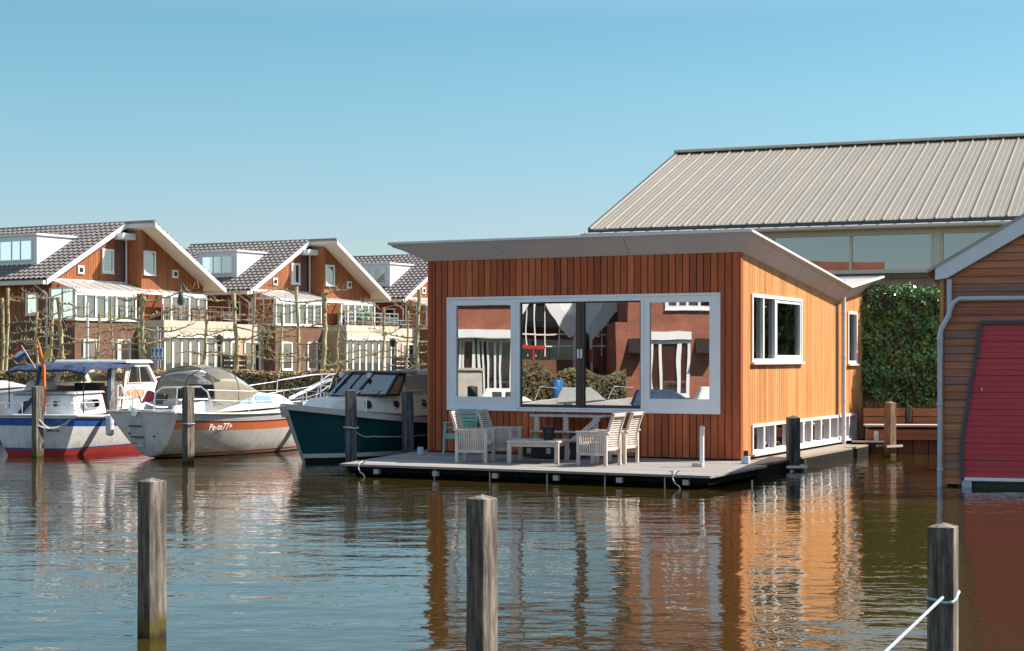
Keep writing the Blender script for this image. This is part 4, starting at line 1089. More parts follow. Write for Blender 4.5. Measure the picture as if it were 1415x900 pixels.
# ------------------------------------------------------------------ pollarded espalier trees
def tree(px, py, Y, r0, label, seed, tiers=None, spread=1.7, row='pollarded lime trees along the bank'):
    r0 *= .72
    r_ = random.Random(seed); o = at(px,CY,Y); zt = CH-(py-CY)/F*Y; h = zt-ZG
    t_ = empty('espalier_tree', (o.x,Y,ZG), 0, label, 'tree', row)
    pts = []; rs = []; n = 12
    ph = r_.uniform(0,6)
    for i in range(n+1):
        f_ = i/n; pts.append((.05*math.sin(f_*5+ph)*r_.uniform(.5,1.4), .04*math.cos(f_*4+ph), h*f_)); rs.append(r0*(1-.45*f_)*(1+r_.uniform(-.1,.14)))
    rs[-1] = r0*.95; rs[-2] = r0*.8
    mb = MB(); mb.tube(pts, rs, 9)
    for _ in range(9):
        z = r_.uniform(h*.35,h); a = r_.uniform(0,6.28); i = min(n,int(z/h*n)); mb.sphere((pts[i][0]+r0*.6*math.cos(a),pts[i][1]+r0*.6*math.sin(a),z), r0*r_.uniform(.45,.75), 7)
    mb.build('trunk', M['bark'], t_, smooth=True)
    nt_ = tiers or 5
    for k in range(nt_):
        z0 = h*(.40+.55*k/(nt_-1))
        for sg_ in (-1,1):
            if r_.random() < .22: continue
            L = spread*r_.uniform(.45,1.0); q = []; rr = []; m_ = 9; zz = z0+r_.uniform(-.16,.16); dz = r_.uniform(-.05,.09); wb_ = r_.uniform(.03,.09); wp_ = r_.uniform(0,6)
            y = r_.uniform(-.1,.1)
            for i in range(m_+1):
                f_ = i/m_; q.append((pts[0][0]+sg_*L*f_, y*f_*2+r_.uniform(-.03,.03), zz+dz*f_*3.2+wb_*math.sin(f_*5+wp_)-wb_*math.sin(wp_)+r_.uniform(-.03,.03)+(.12*f_ if k == nt_-1 else 0))); rr.append(max(.014,r0*.36*(1-.6*f_)))
            mb = MB(); mb.tube(q, rr, 6)
            for i in range(2, m_+1):
                if r_.random() < .6: mb.sphere((q[i][0],q[i][1],q[i][2]+.02), rr[i]*r_.uniform(1.5,2.2), 6)
                if r_.random() < .45:
                    a = r_.uniform(-.9,3.9); l_ = r_.uniform(.06,.24); mb.tube([q[i],(q[i][0]+l_*math.cos(a),q[i][1]+r_.uniform(-.1,.1),q[i][2]+l_*math.sin(a))], [rr[i]*.6,rr[i]*.35], 5)
            for i in range(3, m_+1):
                for _q in range(2):
                    if r_.random() < .6:
                        a = r_.uniform(.7,2.4); l_ = r_.uniform(.10,.30); mb.tube([q[i],(q[i][0]+l_*math.cos(a),q[i][1]+r_.uniform(-.1,.1),q[i][2]+l_*math.sin(a))], [.010,.005], 4)
            mb.build('branch', M['twig'] if (k+seed)%2 else M['bark'], t_, smooth=True)
    return t_
big = [(83,411,58,.135,'thick pollarded tree on the left, right of the flag pole boat'),
       (198,410,57,.15,'thickest pollarded tree, directly above the white wheelhouse'),
       (325,405,59,.13,'thick pollarded tree between the first two houses'),
       (411,396,60,.11,'tall pollarded tree left of the middle house pair of windows'),
       (447,404,58,.14,'thick pollarded tree in front of the second house extension'),
       (578,400,60,.13,'pollarded tree closest to the floating house wall')]
small = [(3,412,66,.10,'slim pollarded tree at the extreme left edge'),(9.5,398,64,.09,'tall thin pollarded tree second from the left edge'),
         (52,432,65,.10,'short pollarded tree behind the double lined mooring post'),(71,410,66,.10,'slim leaning pollarded tree just left of a thick one'),
         (135,434,63,.09,'short pollarded tree right of the grey pole'),(155,411,66,.07,'thin twiggy pollarded tree before the first house dark brick wall'),
         (193,425,69,.09,'thin pollarded tree standing behind the thickest one'),(283,436,62,.11,'dark short pollarded tree left of the first black lamp post'),
         (349.5,402,66,.08,'thin tall pollarded tree just right of the gap between houses'),(388,432,62,.09,'short pollarded tree at the beige corner of the second house'),
         (468,428,62,.09,'short pollarded tree right of the thick one at the second house'),(529,425,63,.09,'short pollarded tree left of the second lamp post'),
         (562,430,64,.085,'short thin pollarded tree between lamp post and floating house')]
sd_ = 20
for (px, py, Y, r0, lab) in big: tree(px, py, Y, r0, lab, sd_, 5, 1.9); sd_ += 1
for (px, py, Y, r0, lab) in small: tree(px, py, Y, r0, lab, sd_, 5, 1.5); sd_ += 1
# ------------------------------------------------------------------ boats
M['bwhite'] = pm('white_gelcoat', (.78,.78,.77), .22, .04, 1.5, bump=0)
M['bcream'] = pm('cream_gelcoat', (.80,.76,.69), .3, .05, 1.5, bump=0)
def grime(m):
    nt = m.node_tree; b = nt.nodes['Principled BSDF']; c = b.inputs['Base Color'].links[0].from_socket
    g = nt.nodes.new('ShaderNodeNewGeometry'); sp = nt.nodes.new('ShaderNodeSeparateXYZ'); nt.links.new(g.outputs['Position'], sp.inputs[0])
    n = nnoise(nt, ncoord(nt, (6,6,.7)), 1.2, 6, .7); n2 = nnoise(nt, ncoord(nt, (1,1,1)), 5, 6, .7)
    z = nmath(nt, 'MULTIPLY_ADD', n, -.9, nmath(nt, 'ADD', sp.outputs[2], .45))
    c = nmix(nt, c, (.42,.36,.25), nramp(nt, z, [(.05,.55),(.35,0.0)]))
    c = nmix(nt, c, nramp(nt, n2, [(.35,.86),(.55,1.0)]), 1, 'MULTIPLY')
    nt.links.new(c, b.inputs['Base Color'])
grime(M['bwhite'])
M['bblue'] = pm('blue_stripe', (.02,.10,.36), .3, .05, bump=0)
M['bred'] = pm('red_bottom_paint', (.42,.035,.03), .45, .1, bump=0)
M['borange'] = pm('orange_stripe', (.88,.24,.08), .35, .05, bump=0)
M['bdarkred'] = pm('dark_red_line', (.14,.02,.03), .4, .05, bump=0)
M['bteal'] = pm('dark_teal_hull', (.010,.075,.088), .22, .08, 1.2, bump=0)
M['bblack'] = pm('black_bottom', (.012,.012,.013), .5, .1, bump=0)
M['brub'] = pm('taupe_rubbing_strake', (.55,.50,.46), .5, .08, bump=0)
M['canvas_blue'] = pm('blue_canvas', (.025,.055,.13), .8, .3, 5, c2=(.08,.12,.21), bump=.4)
M['canvas_beige'] = pm('khaki_canvas', (.34,.31,.24), .85, .12, 5, bump=.4)
M['canvas_grey'] = pm('grey_canvas', (.48,.48,.47), .85, .08, 4, bump=.4)
def translucent(m, fac):
    nt = m.node_tree; b = nt.nodes['Principled BSDF']; out = nt.nodes['Material Output']
    t = nt.nodes.new('ShaderNodeBsdfTranslucent'); mx = nt.nodes.new('ShaderNodeMixShader'); mx.inputs[0].default_value = fac
    lk = b.inputs['Base Color'].links[0].from_socket; nt.links.new(lk, t.inputs['Color'])
    nt.links.new(b.outputs[0], mx.inputs[1]); nt.links.new(t.outputs[0], mx.inputs[2]); nt.links.new(mx.outputs[0], out.inputs[0])
translucent(M['canvas_beige'], .45); translucent(M['canvas_blue'], .3); translucent(M['canvas_grey'], .3)
M['vinyl'] = glassmat('clear_vinyl_window', .07, (.80,.75,.66), .002, 4)
M['tinted'] = glassmat('tinted_windshield', .35, (.08,.10,.13), .001, 2)
M['wood_var'] = pm('varnished_wood', (.28,.09,.035), .35, .2, 4, (1,1,.2))
M['chrome'] = pm('stainless_rail', (.78,.76,.76), .25, .05, metal=.6, bump=0)
M['orange_cloth'] = pm('orange_cloth', (.75,.17,.04), .8, .1, bump=.2)
M['flag_blue'] = pm('flag_blue', (.05,.08,.35), .8, .1, bump=0); M['flag_red'] = pm('flag_red', (.55,.05,.04), .8, .1, bump=0); M['flag_yellow'] = pm('flag_yellow', (.75,.50,.08), .8, .1, bump=0)
M['navy'] = pm('navy_tube', (.015,.02,.05), .4, .1, bump=0)
M['fender_white'] = pm('white_fender', (.70,.72,.76), .4, .05, bump=0)
M['fender_black'] = pm('black_fender', (.02,.02,.022), .45, .05, bump=0)

def hull_fn(L, Bm, ts, zs, zb, zst, rake_b, rake_s=0, wl=.72, pb=2.2, bot=-.35, gp=.55, sternlift=0):
    """returns sheer(s)->(x, half beam, z) and pt(s, z)"""
    def hb(s):
        if s < .45: return Bm/2*(ts+(1-ts)*math.sin(s/.45*math.pi/2))
        return Bm/2*max(0,(1-((s-.45)/.55)**pb))
    def zsh(s): return zst+(zb-zst)*s**2-(zst+zb)/2*.10*math.sin(s*math.pi)*zs
    def pt(s, z):
        top = zsh(s); bt = bot+sternlift*max(0,1-s/.4)**1.5; z = max(z, bt) if z < top else z; g = max(0,min(1,(z-bt)/(top-bt)))
        q = wl-.25*max(0,s-.5)
        y = hb(s)*(q+(1-q)*g)*min(1,(g**gp*1.15)) if g < 1 else hb(s)
        gq = gp*(.55+.45*max(0,1-s/.35)); y = hb(s)*min(1, (g**gq))*(q+(1-q)*g)
        x = s*L - rake_b*(1-g)*max(0,(s-.55)/.45)**2 + rake_s*(1-g)*(1-min(1,s/.25))
        return x, y, z
    return hb, zsh, pt
def hull(parent, L, Bm, bands, mats, ts=.8, zs=1, zb=1.15, zst=.95, rake_b=.9, rake_s=.3, wl=.72, pb=2.2, bot=-.35, gp=.5, trans_mats=None, name='hull', camber=.06, sternlift=0):
    hb, zsh, pt = hull_fn(L, Bm, ts, zs, zb, zst, rake_b, rake_s, wl, pb, bot, gp, sternlift)
    NS = 30
    def lev(s):
        out = []
        for (k, v, mi) in bands:
            out.append(v if k == 'a' else zsh(s)+v)
        return out
    mb = MB(); lvl = []
    # subdivide bands for curvature
    def levels(s):
        ls = lev(s); res = []
        for i in range(len(ls)-1):
            n = max(1, int(abs(ls[i+1]-ls[i])/.09+.5)) if False else SUB[i]
            for j in range(n): res.append(ls[i]+(ls[i+1]-ls[i])*j/n)
        res.append(ls[-1]); return res
    l0 = lev(0); SUB = [max(1,int(abs(l0[i+1]-l0[i])/.08)) for i in range(len(l0)-1)]
    MI = [bands[i][2] for i in range(len(l0)-1) for _ in range(SUB[i])]
    for sgn in (-1,1):
        rows = []
        for i in range(NS+1):
            s = i/NS; s = 1-(1-s)**1.25
            r_ = []
            for z in levels(s):
                x, y, zz = pt(s, z); r_.append((x, sgn*y, zz))
            rows.append(r_)
        mb.grid(rows, mf=lambda i, j: MI[j])
    # transom
    L0 = levels(0); rows = []
    for z in L0:
        x, y, zz = pt(0, z); rows.append([(x-.05*(1-(t/4)**2)*(1 if True else 0), y*t/4, zz) for t in range(-4,5)])
    TM = trans_mats or MI
    tmap = [TM[j] if isinstance(TM, list) and len(TM) == len(MI) else TM for j in range(len(MI))]
    mb.grid(rows, mf=lambda i, j: tmap[i])
    ob = mb.build(name, [M[k] for k in mats], parent, smooth=True)
    # deck
    mb = MB(); rows = []
    for i in range(NS+1):
        s = 1-(1-i/NS)**1.25; x, y, z = pt(s, zsh(s)); rows.append([(x, y*t/3, z-.03+camber*(1-(t/3)**2)*min(1,hb(s)*1.5)) for t in range(-3,4)])
    mb.grid(rows); mb.build('foredeck' if False else 'deck', M['bwhite'], parent, smooth=True)
    return hb, zsh, pt
def rail(parent, pts, r=.014, mat='chrome', name='rail', n=6):
    mb = MB(); mb.tube(pts, r, n, cap=True); return mb.build(name, M[mat], parent, smooth=True)
def fender(parent_loc, h, r, mat, label, rope_h=.3):
    f_ = empty('fender', parent_loc, 0, label, 'fender')
    mb = MB(); pts = []; rs = []
    for i in range(13):
        a = math.pi*i/12; pts.append((0,0,-h/2*math.cos(a) if True else 0)); rs.append(max(.012, r*min(1,math.sin(a)*1.9)))
    mb.tube(pts, rs, 12); mb.build('body', M[mat], f_, smooth=True)
    mb = MB(); mb.tube([(0,0,h/2),(0,.02,h/2+rope_h)], .008, 5); mb.build('line', M['rope'], f_)
    return f_

# --- boat 2: sailing boat with orange stripe
A2 = R(60); o2 = Vector((-8.03,36.0,0))
def bw(o, a, x, y, z): return o+Vector((math.cos(a)*x-math.sin(a)*y, math.sin(a)*x+math.cos(a)*y, z))
s2 = empty('sailing_boat', o2, A2, 'white sailing boat with an orange side stripe and a khaki spray hood', 'sailing boat')
bands = [('a',-.35,5),('a',.03,1),('a',.06,2),('a',.10,1),('s',-.37,3),('s',-.20,4),('s',-.165,1),('s',0,1)]
hb2, zs2, pt2 = hull(s2, 6.9, 2.5, bands, ['bwhite','bwhite','bred','borange','bdarkred','bblack'], ts=.82, zb=1.18, zst=1.03, rake_b=1.0, rake_s=.28, trans_mats=1, gp=.48, pb=2.0, bot=-.30, sternlift=.33, wl=.86)
mb = MB()
for sgn in (-1,1):
    mb.tube([(pt2(s,zs2(s))[0], sgn*(pt2(s,zs2(s))[1]), zs2(s)+.0) for s in [i/16 for i in range(17)]], .022, 6)
mb.tube([(-.04,-.98,1.03),(-.04,.98,1.03)], .022, 6)
mb.build('toe_rail', M['bcream'], s2, smooth=True)
# cockpit coamings and well
mb = MB()
for sgn in (-1,1): mb.hexa([(.25,sgn*.62-.06,1.0),(2.1,sgn*.72-.06,1.0),(2.1,sgn*.72+.06,1.0),(.25,sgn*.62+.06,1.0),(.3,sgn*.62-.04,1.16),(2.1,sgn*.72-.04,1.32),(2.1,sgn*.72+.04,1.32),(.3,sgn*.62+.04,1.16)])
mb.build('coaming', M['bwhite'], s2, bevel=.02)
mb = MB(); mb.box(.3,2.1,-.55,.55,1.04,1.06); mb.box(.9,1.0,-.5,.5,1.06,1.25); mb.build('cockpit_floor', M['canvas_grey'], s2)
mb = MB(); mb.hexa([(2.1,-.80,1.0),(5.0,-.45,1.05),(5.0,.45,1.05),(2.1,.80,1.0),(2.1,-.68,1.50),(4.3,-.42,1.33),(4.3,.42,1.33),(2.1,.68,1.50)]); cabin = mb.build('coachroof', M['bwhite'], s2, bevel=.04)
mb = MB()
def cside(x, f_, off=.012):   # point on starboard coachroof side
    k = (x-2.1)/2.9; k2 = (x-2.1)/2.2
    b_ = Vector((x,-(.80-.35*k),1.0+.05*k)); t_ = Vector((x,-(.68-.26*k2),1.50-.17*k2)); q = b_.lerp(t_, f_); return q+Vector((0,-off,0))
for (xa, xb) in ((2.35,3.0),(3.1,3.85)):
    for sg_ in (1,-1):
        q = [cside(xa,.35),cside(xb,.35),cside(xb-.08,.80),cside(xa+.02,.82)]
        if sg_ < 0: q = [Vector((p.x,-p.y,p.z)) for p in q]
        mb = MB(); mb.add(q, [(0,1,2,3)]); mb.build('cabin_window', M['tinted'], cabin)
# spray hood
mb = MB(); rows = []
nu = 16
for (x, w_, top, cen) in ((1.35,.88,2.02,1.12),(1.75,.86,2.06,1.15),(2.25,.82,1.98,1.2),(2.75,.76,1.72,1.3),(3.1,.70,1.46,1.40)):
    rows.append([(x+.10*math.sin(math.pi*i/nu), w_*math.cos(math.pi*i/nu)*(1 if True else 1), cen+(top-cen)*max(0,math.sin(math.pi*i/nu))**.55) for i in range(nu+1)])
def mfh(i, j): return 1 if (i in (1,2) and (2 <= j <= 5)) else (1 if i in (1,2) and j in (11,12,13) else 0)
mb.grid(rows, mf=lambda i, j: 1 if (i in (0,1,2) and j in (10,11,12,13)) or (i in (0,1,2) and j in (2,3,4,5)) or (i == 3 and 4 <= j <= 11) else (2 if j >= 13 and False else 0))
sh = mb.build('spray_hood', [M['canvas_beige'], M['vinyl']], s2, smooth=True)
sh2 = mb = MB()
for r_ in (rows[0], rows[2]): mb.tube([Vector(p)+Vector((0,0,.005)) for p in r_], .016, 6)
mb.build('hood_frame', M['canvas_beige'], sh, smooth=True)
# side screens hanging from hood: clear panel toward the stern
mb = MB(); mb.hexa([(1.95,-.45,1.32),(2.1,-.45,1.32),(2.1,.45,1.32),(1.95,.45,1.32),(1.95,-.4,1.6),(2.08,-.4,1.6),(2.08,.4,1.6),(1.95,.4,1.6)]); mb.build('companionway', M['black'], s2)
mb = MB(); mb.box(1.2,1.28,-.1,.12,1.3,1.5); mb.box(.9,1.05,.2,.45,1.15,1.4); mb.build('winch', M['black_box'], s2, bevel=.02)
mb = MB(); mb.tube([(.95,.78,1.1),(1.15,.80,1.42)], [.13,.10], 8); mb.build('red_bag', M['bred'], s2)
# stern rails (pushpit), stanchions, lifelines, pulpit
def rim(s, off=-.07, dz=0): x, y, z = pt2(s, zs2(s)); return x, y+off, z+dz
for sgn in (-1,1):
    y0 = hb2(0)-.08
    rail(s2, [(.02,sgn*.30,1.03),(.05,sgn*.32,1.45),(.12,sgn*.45,1.56),(.75,sgn*(y0+.05),1.58),(.95,sgn*(y0+.08),1.45),(1.15,sgn*(y0+.08),1.03)], .017, name='stern_rail')
    rail(s2, [(.05,sgn*.32,1.3),(.12,sgn*(y0-.02),1.3),(.98,sgn*(y0+.06),1.3)], .011, name='stern_rail')
    rail(s2, [(.12,sgn*(y0-.1),1.03),(.14,sgn*(y0-.08),1.56)], .015, name='stern_rail')
    tops = [( .95, sgn*(y0+.07), 1.50)]; mids = [(.98,sgn*(y0+.07),1.28)]
    for s in (.32,.50,.66):
        x, y, z = rim(s); rail(s2, [(x,sgn*y,z),(x,sgn*y,z+.52)], .012, name='stanchion'); tops.append((x,sgn*y,z+.50)); mids.append((x,sgn*y,z+.27))
    x, y, z = rim(.80); tops.append((x,sgn*max(.05,y),z+.56)); mids.append((x,sgn*max(.05,y),z+.28))
    rail(s2, tops, .007, name='lifeline', n=5); rail(s2, mids, .006, name='lifeline', n=5)
a = rim(.80); b_ = rim(.93)
rail(s2, [(a[0],-a[1],a[2]),(a[0]+.05,-a[1],a[2]+.58),(b_[0],-.28,b_[2]+.64),(6.95,-.10,1.80),(6.95,.10,1.80),(b_[0],.28,b_[2]+.64),(a[0]+.05,a[1],a[2]+.58),(a[0],a[1],a[2])], .018, name='bow_rail')
rail(s2, [(6.45,-.16,1.15),(6.75,-.17,1.76)], .016, name='bow_rail'); rail(s2, [(6.45,.16,1.15),(6.75,.17,1.76)], .016, name='bow_rail')
rail(s2, [(a[0],-a[1],a[2]+.3),(b_[0],-.24,b_[2]+.35),(6.7,-.12,1.5),(6.7,.12,1.5),(b_[0],.24,b_[2]+.35),(a[0],a[1],a[2]+.3)], .012, name='bow_rail')
rail(s2, [(5.2,0,1.22),(6.9,.02,1.66)], .04, 'bwhite', 'boom', 8)
# transom ladder
ld = MB(); 
def tx(z): return pt2(0,z)[0]-.07
for y in (.32,.02):
    ld.tube([(tx(.98)-.03,y,.98),(tx(.9)-.05,y,.90),(tx(.28)-.03,y+.04,.28)], .013, 6)
ld.tube([(tx(.28)-.03,.36,.28),(tx(.26)-.04,.06,.28)], .013, 6)
lad = ld.build('boarding_ladder', M['chrome'], s2, smooth=True)
mb = MB()
for z in (.72,.48): mb.box(tx(z)-.07,tx(z)-.02,.02,.36,z-.015,z+.015)
mb.build('rung', M['bblack'], lad)
mb = MB(); 
for (y, z) in ((.45,.55),(.40,.33),(-.25,.50),(.1,.33)): mb.tube([(pt2(0,z)[0]-.075,y,z),(pt2(0,z)[0]-.04,y,z)], .02, 8)
mb.build('fitting', M['bblack'], s2)
mb = MB(); mb.box(-.18,-.02,.08,.16,.95,1.12); mb.tube([(-.1,.12,1.1),(.2,.1,1.22),(.5,.05,1.12),(.9,0,1.1)],.018,6); mb.build('tiller', M['alu'], s2)
# lettering on the starboard side at the stripe start
x_, y_, z_ = pt2(.25, zs2(.25)-.275); xb_, yb_, _ = pt2(.45, zs2(.45)-.275)
ang = math.atan2(-(yb_-y_), xb_-x_)
Mx = Matrix.Translation(Vector((x_-.42,-y_-.012,z_-.01)))@Matrix.Rotation(ang,4,'Z')@Matrix.Rotation(R(93),4,'X')
text_mesh('Pe-te77+', .20, Mx, M['bwhite'], s2, 'lettering', .004, .35)
pf_ = bw(o2, A2, 4.15, 0, 0); xx, yy, zz = pt2(.60, .75)
fender(bw(o2,A2,xx,-yy-.13,.66), .62, .10, 'fender_black', 'black fender hanging on the orange striped sailing boat side', .42)

# --- boat 1: white and blue motor cruiser with aft cabin
A1 = R(74); o1 = Vector((-10.72,37.05,0))
b1 = empty('motor_boat', o1, A1, 'white aft cabin motor boat with blue stripe, red bottom and blue canopy', 'motor boat')
bands = [('a',-.35,3),('a',.15,1),('a',.19,4),('s',-.27,5),('s',-.24,1),('s',-.205,1),('s',-.03,0),('s',0,0)]
bands = [('a',-.35,3),('a',.155,1),('a',.185,0),('s',-.235,1),('s',-.06,0),('s',0,0)]
hb1, zs1, pt1 = hull(b1, 7.6, 2.75, bands, ['bwhite','bblue','bwhite','bred'], ts=.80, zb=1.4, zst=.92, rake_b=1.0, rake_s=.18, gp=.25, pb=2.4, bot=-.4, wl=.80)
mb = MB()
for sgn in (-1,1): mb.tube([(pt1(s,zs1(s))[0], sgn*(pt1(s,zs1(s))[1]+.01), zs1(s)) for s in [i/16 for i in range(17)]], .03, 7)
mb.tube([(-.05*(1-t*t),hb1(0)*t,.92) for t in [k/6-1 for k in range(13)]], .03, 7)
mb.build('rubbing_strake', M['bwhite'], b1, smooth=True)
mb = MB(); mb.hexa([(.32,-.88,.90),(1.55,-.98,.93),(1.55,.98,.93),(.32,.88,.90),(.42,-.78,1.38),(1.55,-.86,1.40),(1.55,.86,1.40),(.42,.78,1.38)]); ac = mb.build('aft_cabin', M['bwhite'], b1, bevel=.04)
mb = MB(); mb.hexa([(.34,-.84,1.385),(1.58,-.92,1.405),(1.58,.92,1.405),(.34,.84,1.385),(.40,-.80,1.43),(1.55,-.88,1.45),(1.55,.88,1.45),(.40,.80,1.43)]); mb.build('cabin_top', M['canvas_grey'], ac, bevel=.01)
for y in (-.38,.38):
    mb = MB(); q = [(.372-.02+.0*math.cos(t), y+.075*math.cos(t), 1.17+.075*math.sin(t)) for t in [k*math.pi/8 for k in range(16)]]; mb.tube([(.32,y,1.17),(.42,y,1.17)], .085, 14); ph_ = mb.build('porthole', M['chrome'], ac, smooth=True)
    mb = MB(); mb.tube([(.312,y,1.17),(.319,y,1.17)], .065, 14); mb.build('pane', M['bblack'], ph_)
mb = MB(); mb.prism([(.75+.3*math.cos(t)*1.0+.2, -.962, 1.17+.085*max(-1,min(1,1.4*math.sin(t)))) for t in [k*math.pi/10 for k in range(20)]], (0,.005,0)); mb.build('cabin_window', M['tinted'], ac)
mb = MB(); mb.prism([(.75+.34*math.cos(t)*1.0+.2, -.88, 1.17+.115*max(-1,min(1,1.4*math.sin(t)))) for t in [k*math.pi/10 for k in range(20)]], (0,-.072,0)); mb.build('window_rim', M['chrome'], ac)
# wheelhouse
mb = MB()
WX0, WX1, ZB, ZT = 2.05, 4.25, 1.0, 2.10
def wh(x, f_): return x
ptsb = [(WX0,-1.0),(4.5,-.95),(4.5,.95),(WX0,1.0)]
# side walls with window opening (both sides)
for sgn in (-1,1):
    y = sgn*.97
    P4 = lambda x, z: Vector((x, y-sgn*.06*(z-1)/1.1, z))
    out = [(WX0,1.0),(4.7,1.05),(4.05,1.62),(3.62,2.08),(2.62,2.08),(2.40,1.66)]
    inn = [(2.55,1.66),(3.86,1.66),(3.52,2.0),(2.74,2.0)]
    o_ = sgn*.04
    for quad in ([(WX0,1.0),(4.7,1.05),(4.05,1.62),(2.40,1.62)],[(2.40,1.62),(2.55,1.62),(2.74,2.0),(2.62,2.08)],[(3.86,1.62),(4.05,1.62),(3.62,2.08),(3.52,2.0)],[(2.74,2.0),(3.52,2.0),(3.62,2.08),(2.62,2.08)]):
        mb.prism([P4(*p) for p in quad], (0,-sgn*.05,0))
mb.prism([(4.7,-.97,1.05),(4.7,.97,1.05),(4.05,.94,1.62),(4.05,-.94,1.62)], (-.05,0,0))
whs = mb.build('wheelhouse', M['bwhite'], b1)
mb = MB(); mb.hexa([(2.45,-1.0,2.085),(3.8,-.98,2.085),(3.8,.98,2.085),(2.45,1.0,2.085),(2.5,-.95,2.16),(3.7,-.93,2.16),(3.7,.93,2.16),(2.5,.95,2.16)]); mb.build('wheelhouse_roof', M['bwhite'], whs, bevel=.02)
mb = MB()
for sgn in (-1,1): mb.add([(2.55,sgn*.925,1.62),(3.86,sgn*.925,1.62),(3.52,sgn*.905,2.0),(2.74,sgn*.905,2.0)], [(0,1,2,3)])
mb.add([(4.02,-.92,1.62),(4.02,.92,1.62),(3.60,.9,2.06),(3.60,-.9,2.06)], [(0,1,2,3)])
mb.build('wheelhouse_window', M['vinyl'], whs)
mb = MB()
for (a, b_) in (((2.53,1.61),(3.88,1.61)),((2.53,1.61),(2.73,2.01)),((3.88,1.61),(3.53,2.01)),((3.15,1.61),(3.12,2.0))):
    mb.bar((a[0],-.955,a[1]),(b_[0],-.93,b_[1]),.025,.025,up=(0,1,0))
mb.build('window_rim', M['brub'], whs)
# name board
mb = MB(); mb.prism([(2.85+.42*c, -1.005, 1.36+.085*s_) for (c, s_) in [(math.copysign(abs(math.cos(t))**.35,math.cos(t)), math.copysign(abs(math.sin(t))**.8,math.sin(t))) for t in [k*math.pi/12 for k in range(24)]]], (0,.035,0)); nb = mb.build('name_board', M['borange'], whs)
mb = MB(); 
for k in range(20): a = R(60+k*12.6); a2 = R(60+(k+1)*12.6); mb.bar((2.60+.055*math.cos(a),-1.012,1.36+.055*math.sin(a)),(2.60+.055*math.cos(a2),-1.012,1.36+.055*math.sin(a2)),.02,.006,up=(0,1,0))
mb.build('emblem', M['bwhite'], nb)
Mx = Matrix.Translation(Vector((2.98,-1.008,1.395)))@Matrix.Rotation(R(90),4,'X'); text_mesh('marina', .10, Mx, M['bwhite'], nb, 'lettering', .003)
Mx = Matrix.Translation(Vector((2.98,-1.008,1.315)))@Matrix.Rotation(R(90),4,'X'); text_mesh('CRUISES', .07, Mx, M['bwhite'], nb, 'lettering', .003)
# foredeck cabin
mb = MB(); mb.hexa([(4.6,-.9,1.02),(6.4,-.45,1.2),(6.4,.45,1.2),(4.6,.9,1.02),(4.6,-.8,1.28),(6.0,-.4,1.36),(6.0,.4,1.36),(4.6,.8,1.28)]); mb.build('fore_cabin', M['bwhite'], b1, bevel=.04)
# blue canopy (sagging)
mb = MB(); rows = []; rnd = random.Random(4)
for i in range(15):
    x = .52+(2.75-.52)*i/14; r_ = []
    for j in range(13):
        y = -1.02+2.04*j/12; edge = abs(y)/1.02
        z = 2.02+.09*(i/14)+.018*math.sin(i*.9)+.012*rnd.uniform(-1,1)-.06*edge**4-.015*math.cos(i*1.3+j*.9)
        if i == 0: z -= .08
        r_.append((x, y, z))
    rows.append(r_)
mb.grid(rows); rows2 = [[(p[0],p[1],p[2]-.02) for p in r_] for r_ in rows]; mb.grid(rows2)
for r_ in ([r[0] for r in rows], [r[-1] for r in rows], rows[0], rows[-1]):
    mb.grid([r_, [(p[0],p[1],p[2]-.055-.012*math.sin(k*1.7)) for k, p in enumerate(r_)]])
mb.build('canopy', M['canvas_blue'], b1, smooth=True)
mb = MB(); rows = []
for i in range(9):
    z = .98+1.05*i/8; rows.append([(1.60+.30*j/10*(1-.15*(i/8)), -.98+.03*math.sin(j*2.1+i*.3), z) for j in range(11)])
mb.grid(rows, mf=lambda i, j: 0 if j < 4 else 1); mb.build('canopy_curtain', [M['canvas_blue'], M['canvas_grey']], b1, smooth=True)
rail(b1, [(.55,-.95,.95),(.55,-.95,1.5),(.56,-.97,2.0)], .016, 'navy', 'canopy_pole'); rail(b1, [(.55,.95,.95),(.56,.97,2.0)], .016, 'navy', 'canopy_pole')
rail(b1, [(2.2,-.98,1.0),(2.4,-.98,2.06)], .02, 'wood_var', 'canopy_pole')
rail(b1, [(.25,.50,.95),(.30,.12,1.35),(.34,.02,2.02)], .05, 'navy', 'stern_arch', 10)
# interior: seat, table, wood frame
mb = MB(); mb.box(1.65,2.05,-.7,.7,.9,1.05); mb.box(2.0,2.08,-.9,.9,1.0,1.55); mb.build('cockpit_seat', M['wood_var'], b1, bevel=.02)
mb = MB(); mb.box(1.7,2.2,.2,.8,1.0,1.45); mb.box(1.9,2.3,-.5,.1,1.3,1.62); mb.build('helm_console', M['black_box'], b1, bevel=.03)
mb = MB(); mb.hexa([(.9,.2,1.45),(1.4,.2,1.45),(1.4,.85,1.45),(.9,.85,1.45),(1.05,.25,1.68),(1.35,.25,1.72),(1.35,.8,1.72),(1.05,.8,1.68)]); mb.build('cushion', M['bcream'], b1, bevel=.06)
rail(b1, [(1.72,-1.15,.95),(1.78,-1.12,1.55),(1.95,-1.10,1.58),(2.4,-1.22,1.0)], .022, 'bwhite', 'boarding_rail'); rail(b1, [(1.95,-1.12,1.55),(2.15,-1.2,1.0)], .018, 'bwhite', 'boarding_rail'); rail(b1, [(1.75,-1.14,1.28),(2.3,-1.2,1.28)], .016, 'bwhite', 'boarding_rail')
for sgn in (-1,1):
    rail(b1, [(.05,sgn*.3,.94),(.05,sgn*.3,1.18),(.10,sgn*.9,1.19),(.9,sgn*1.15,1.2),(.9,sgn*1.15,.96)], .011, name='stern_rail'); rail(b1, [(.08,sgn*.75,.94),(.08,sgn*.75,1.18)], .010, name='stern_rail')
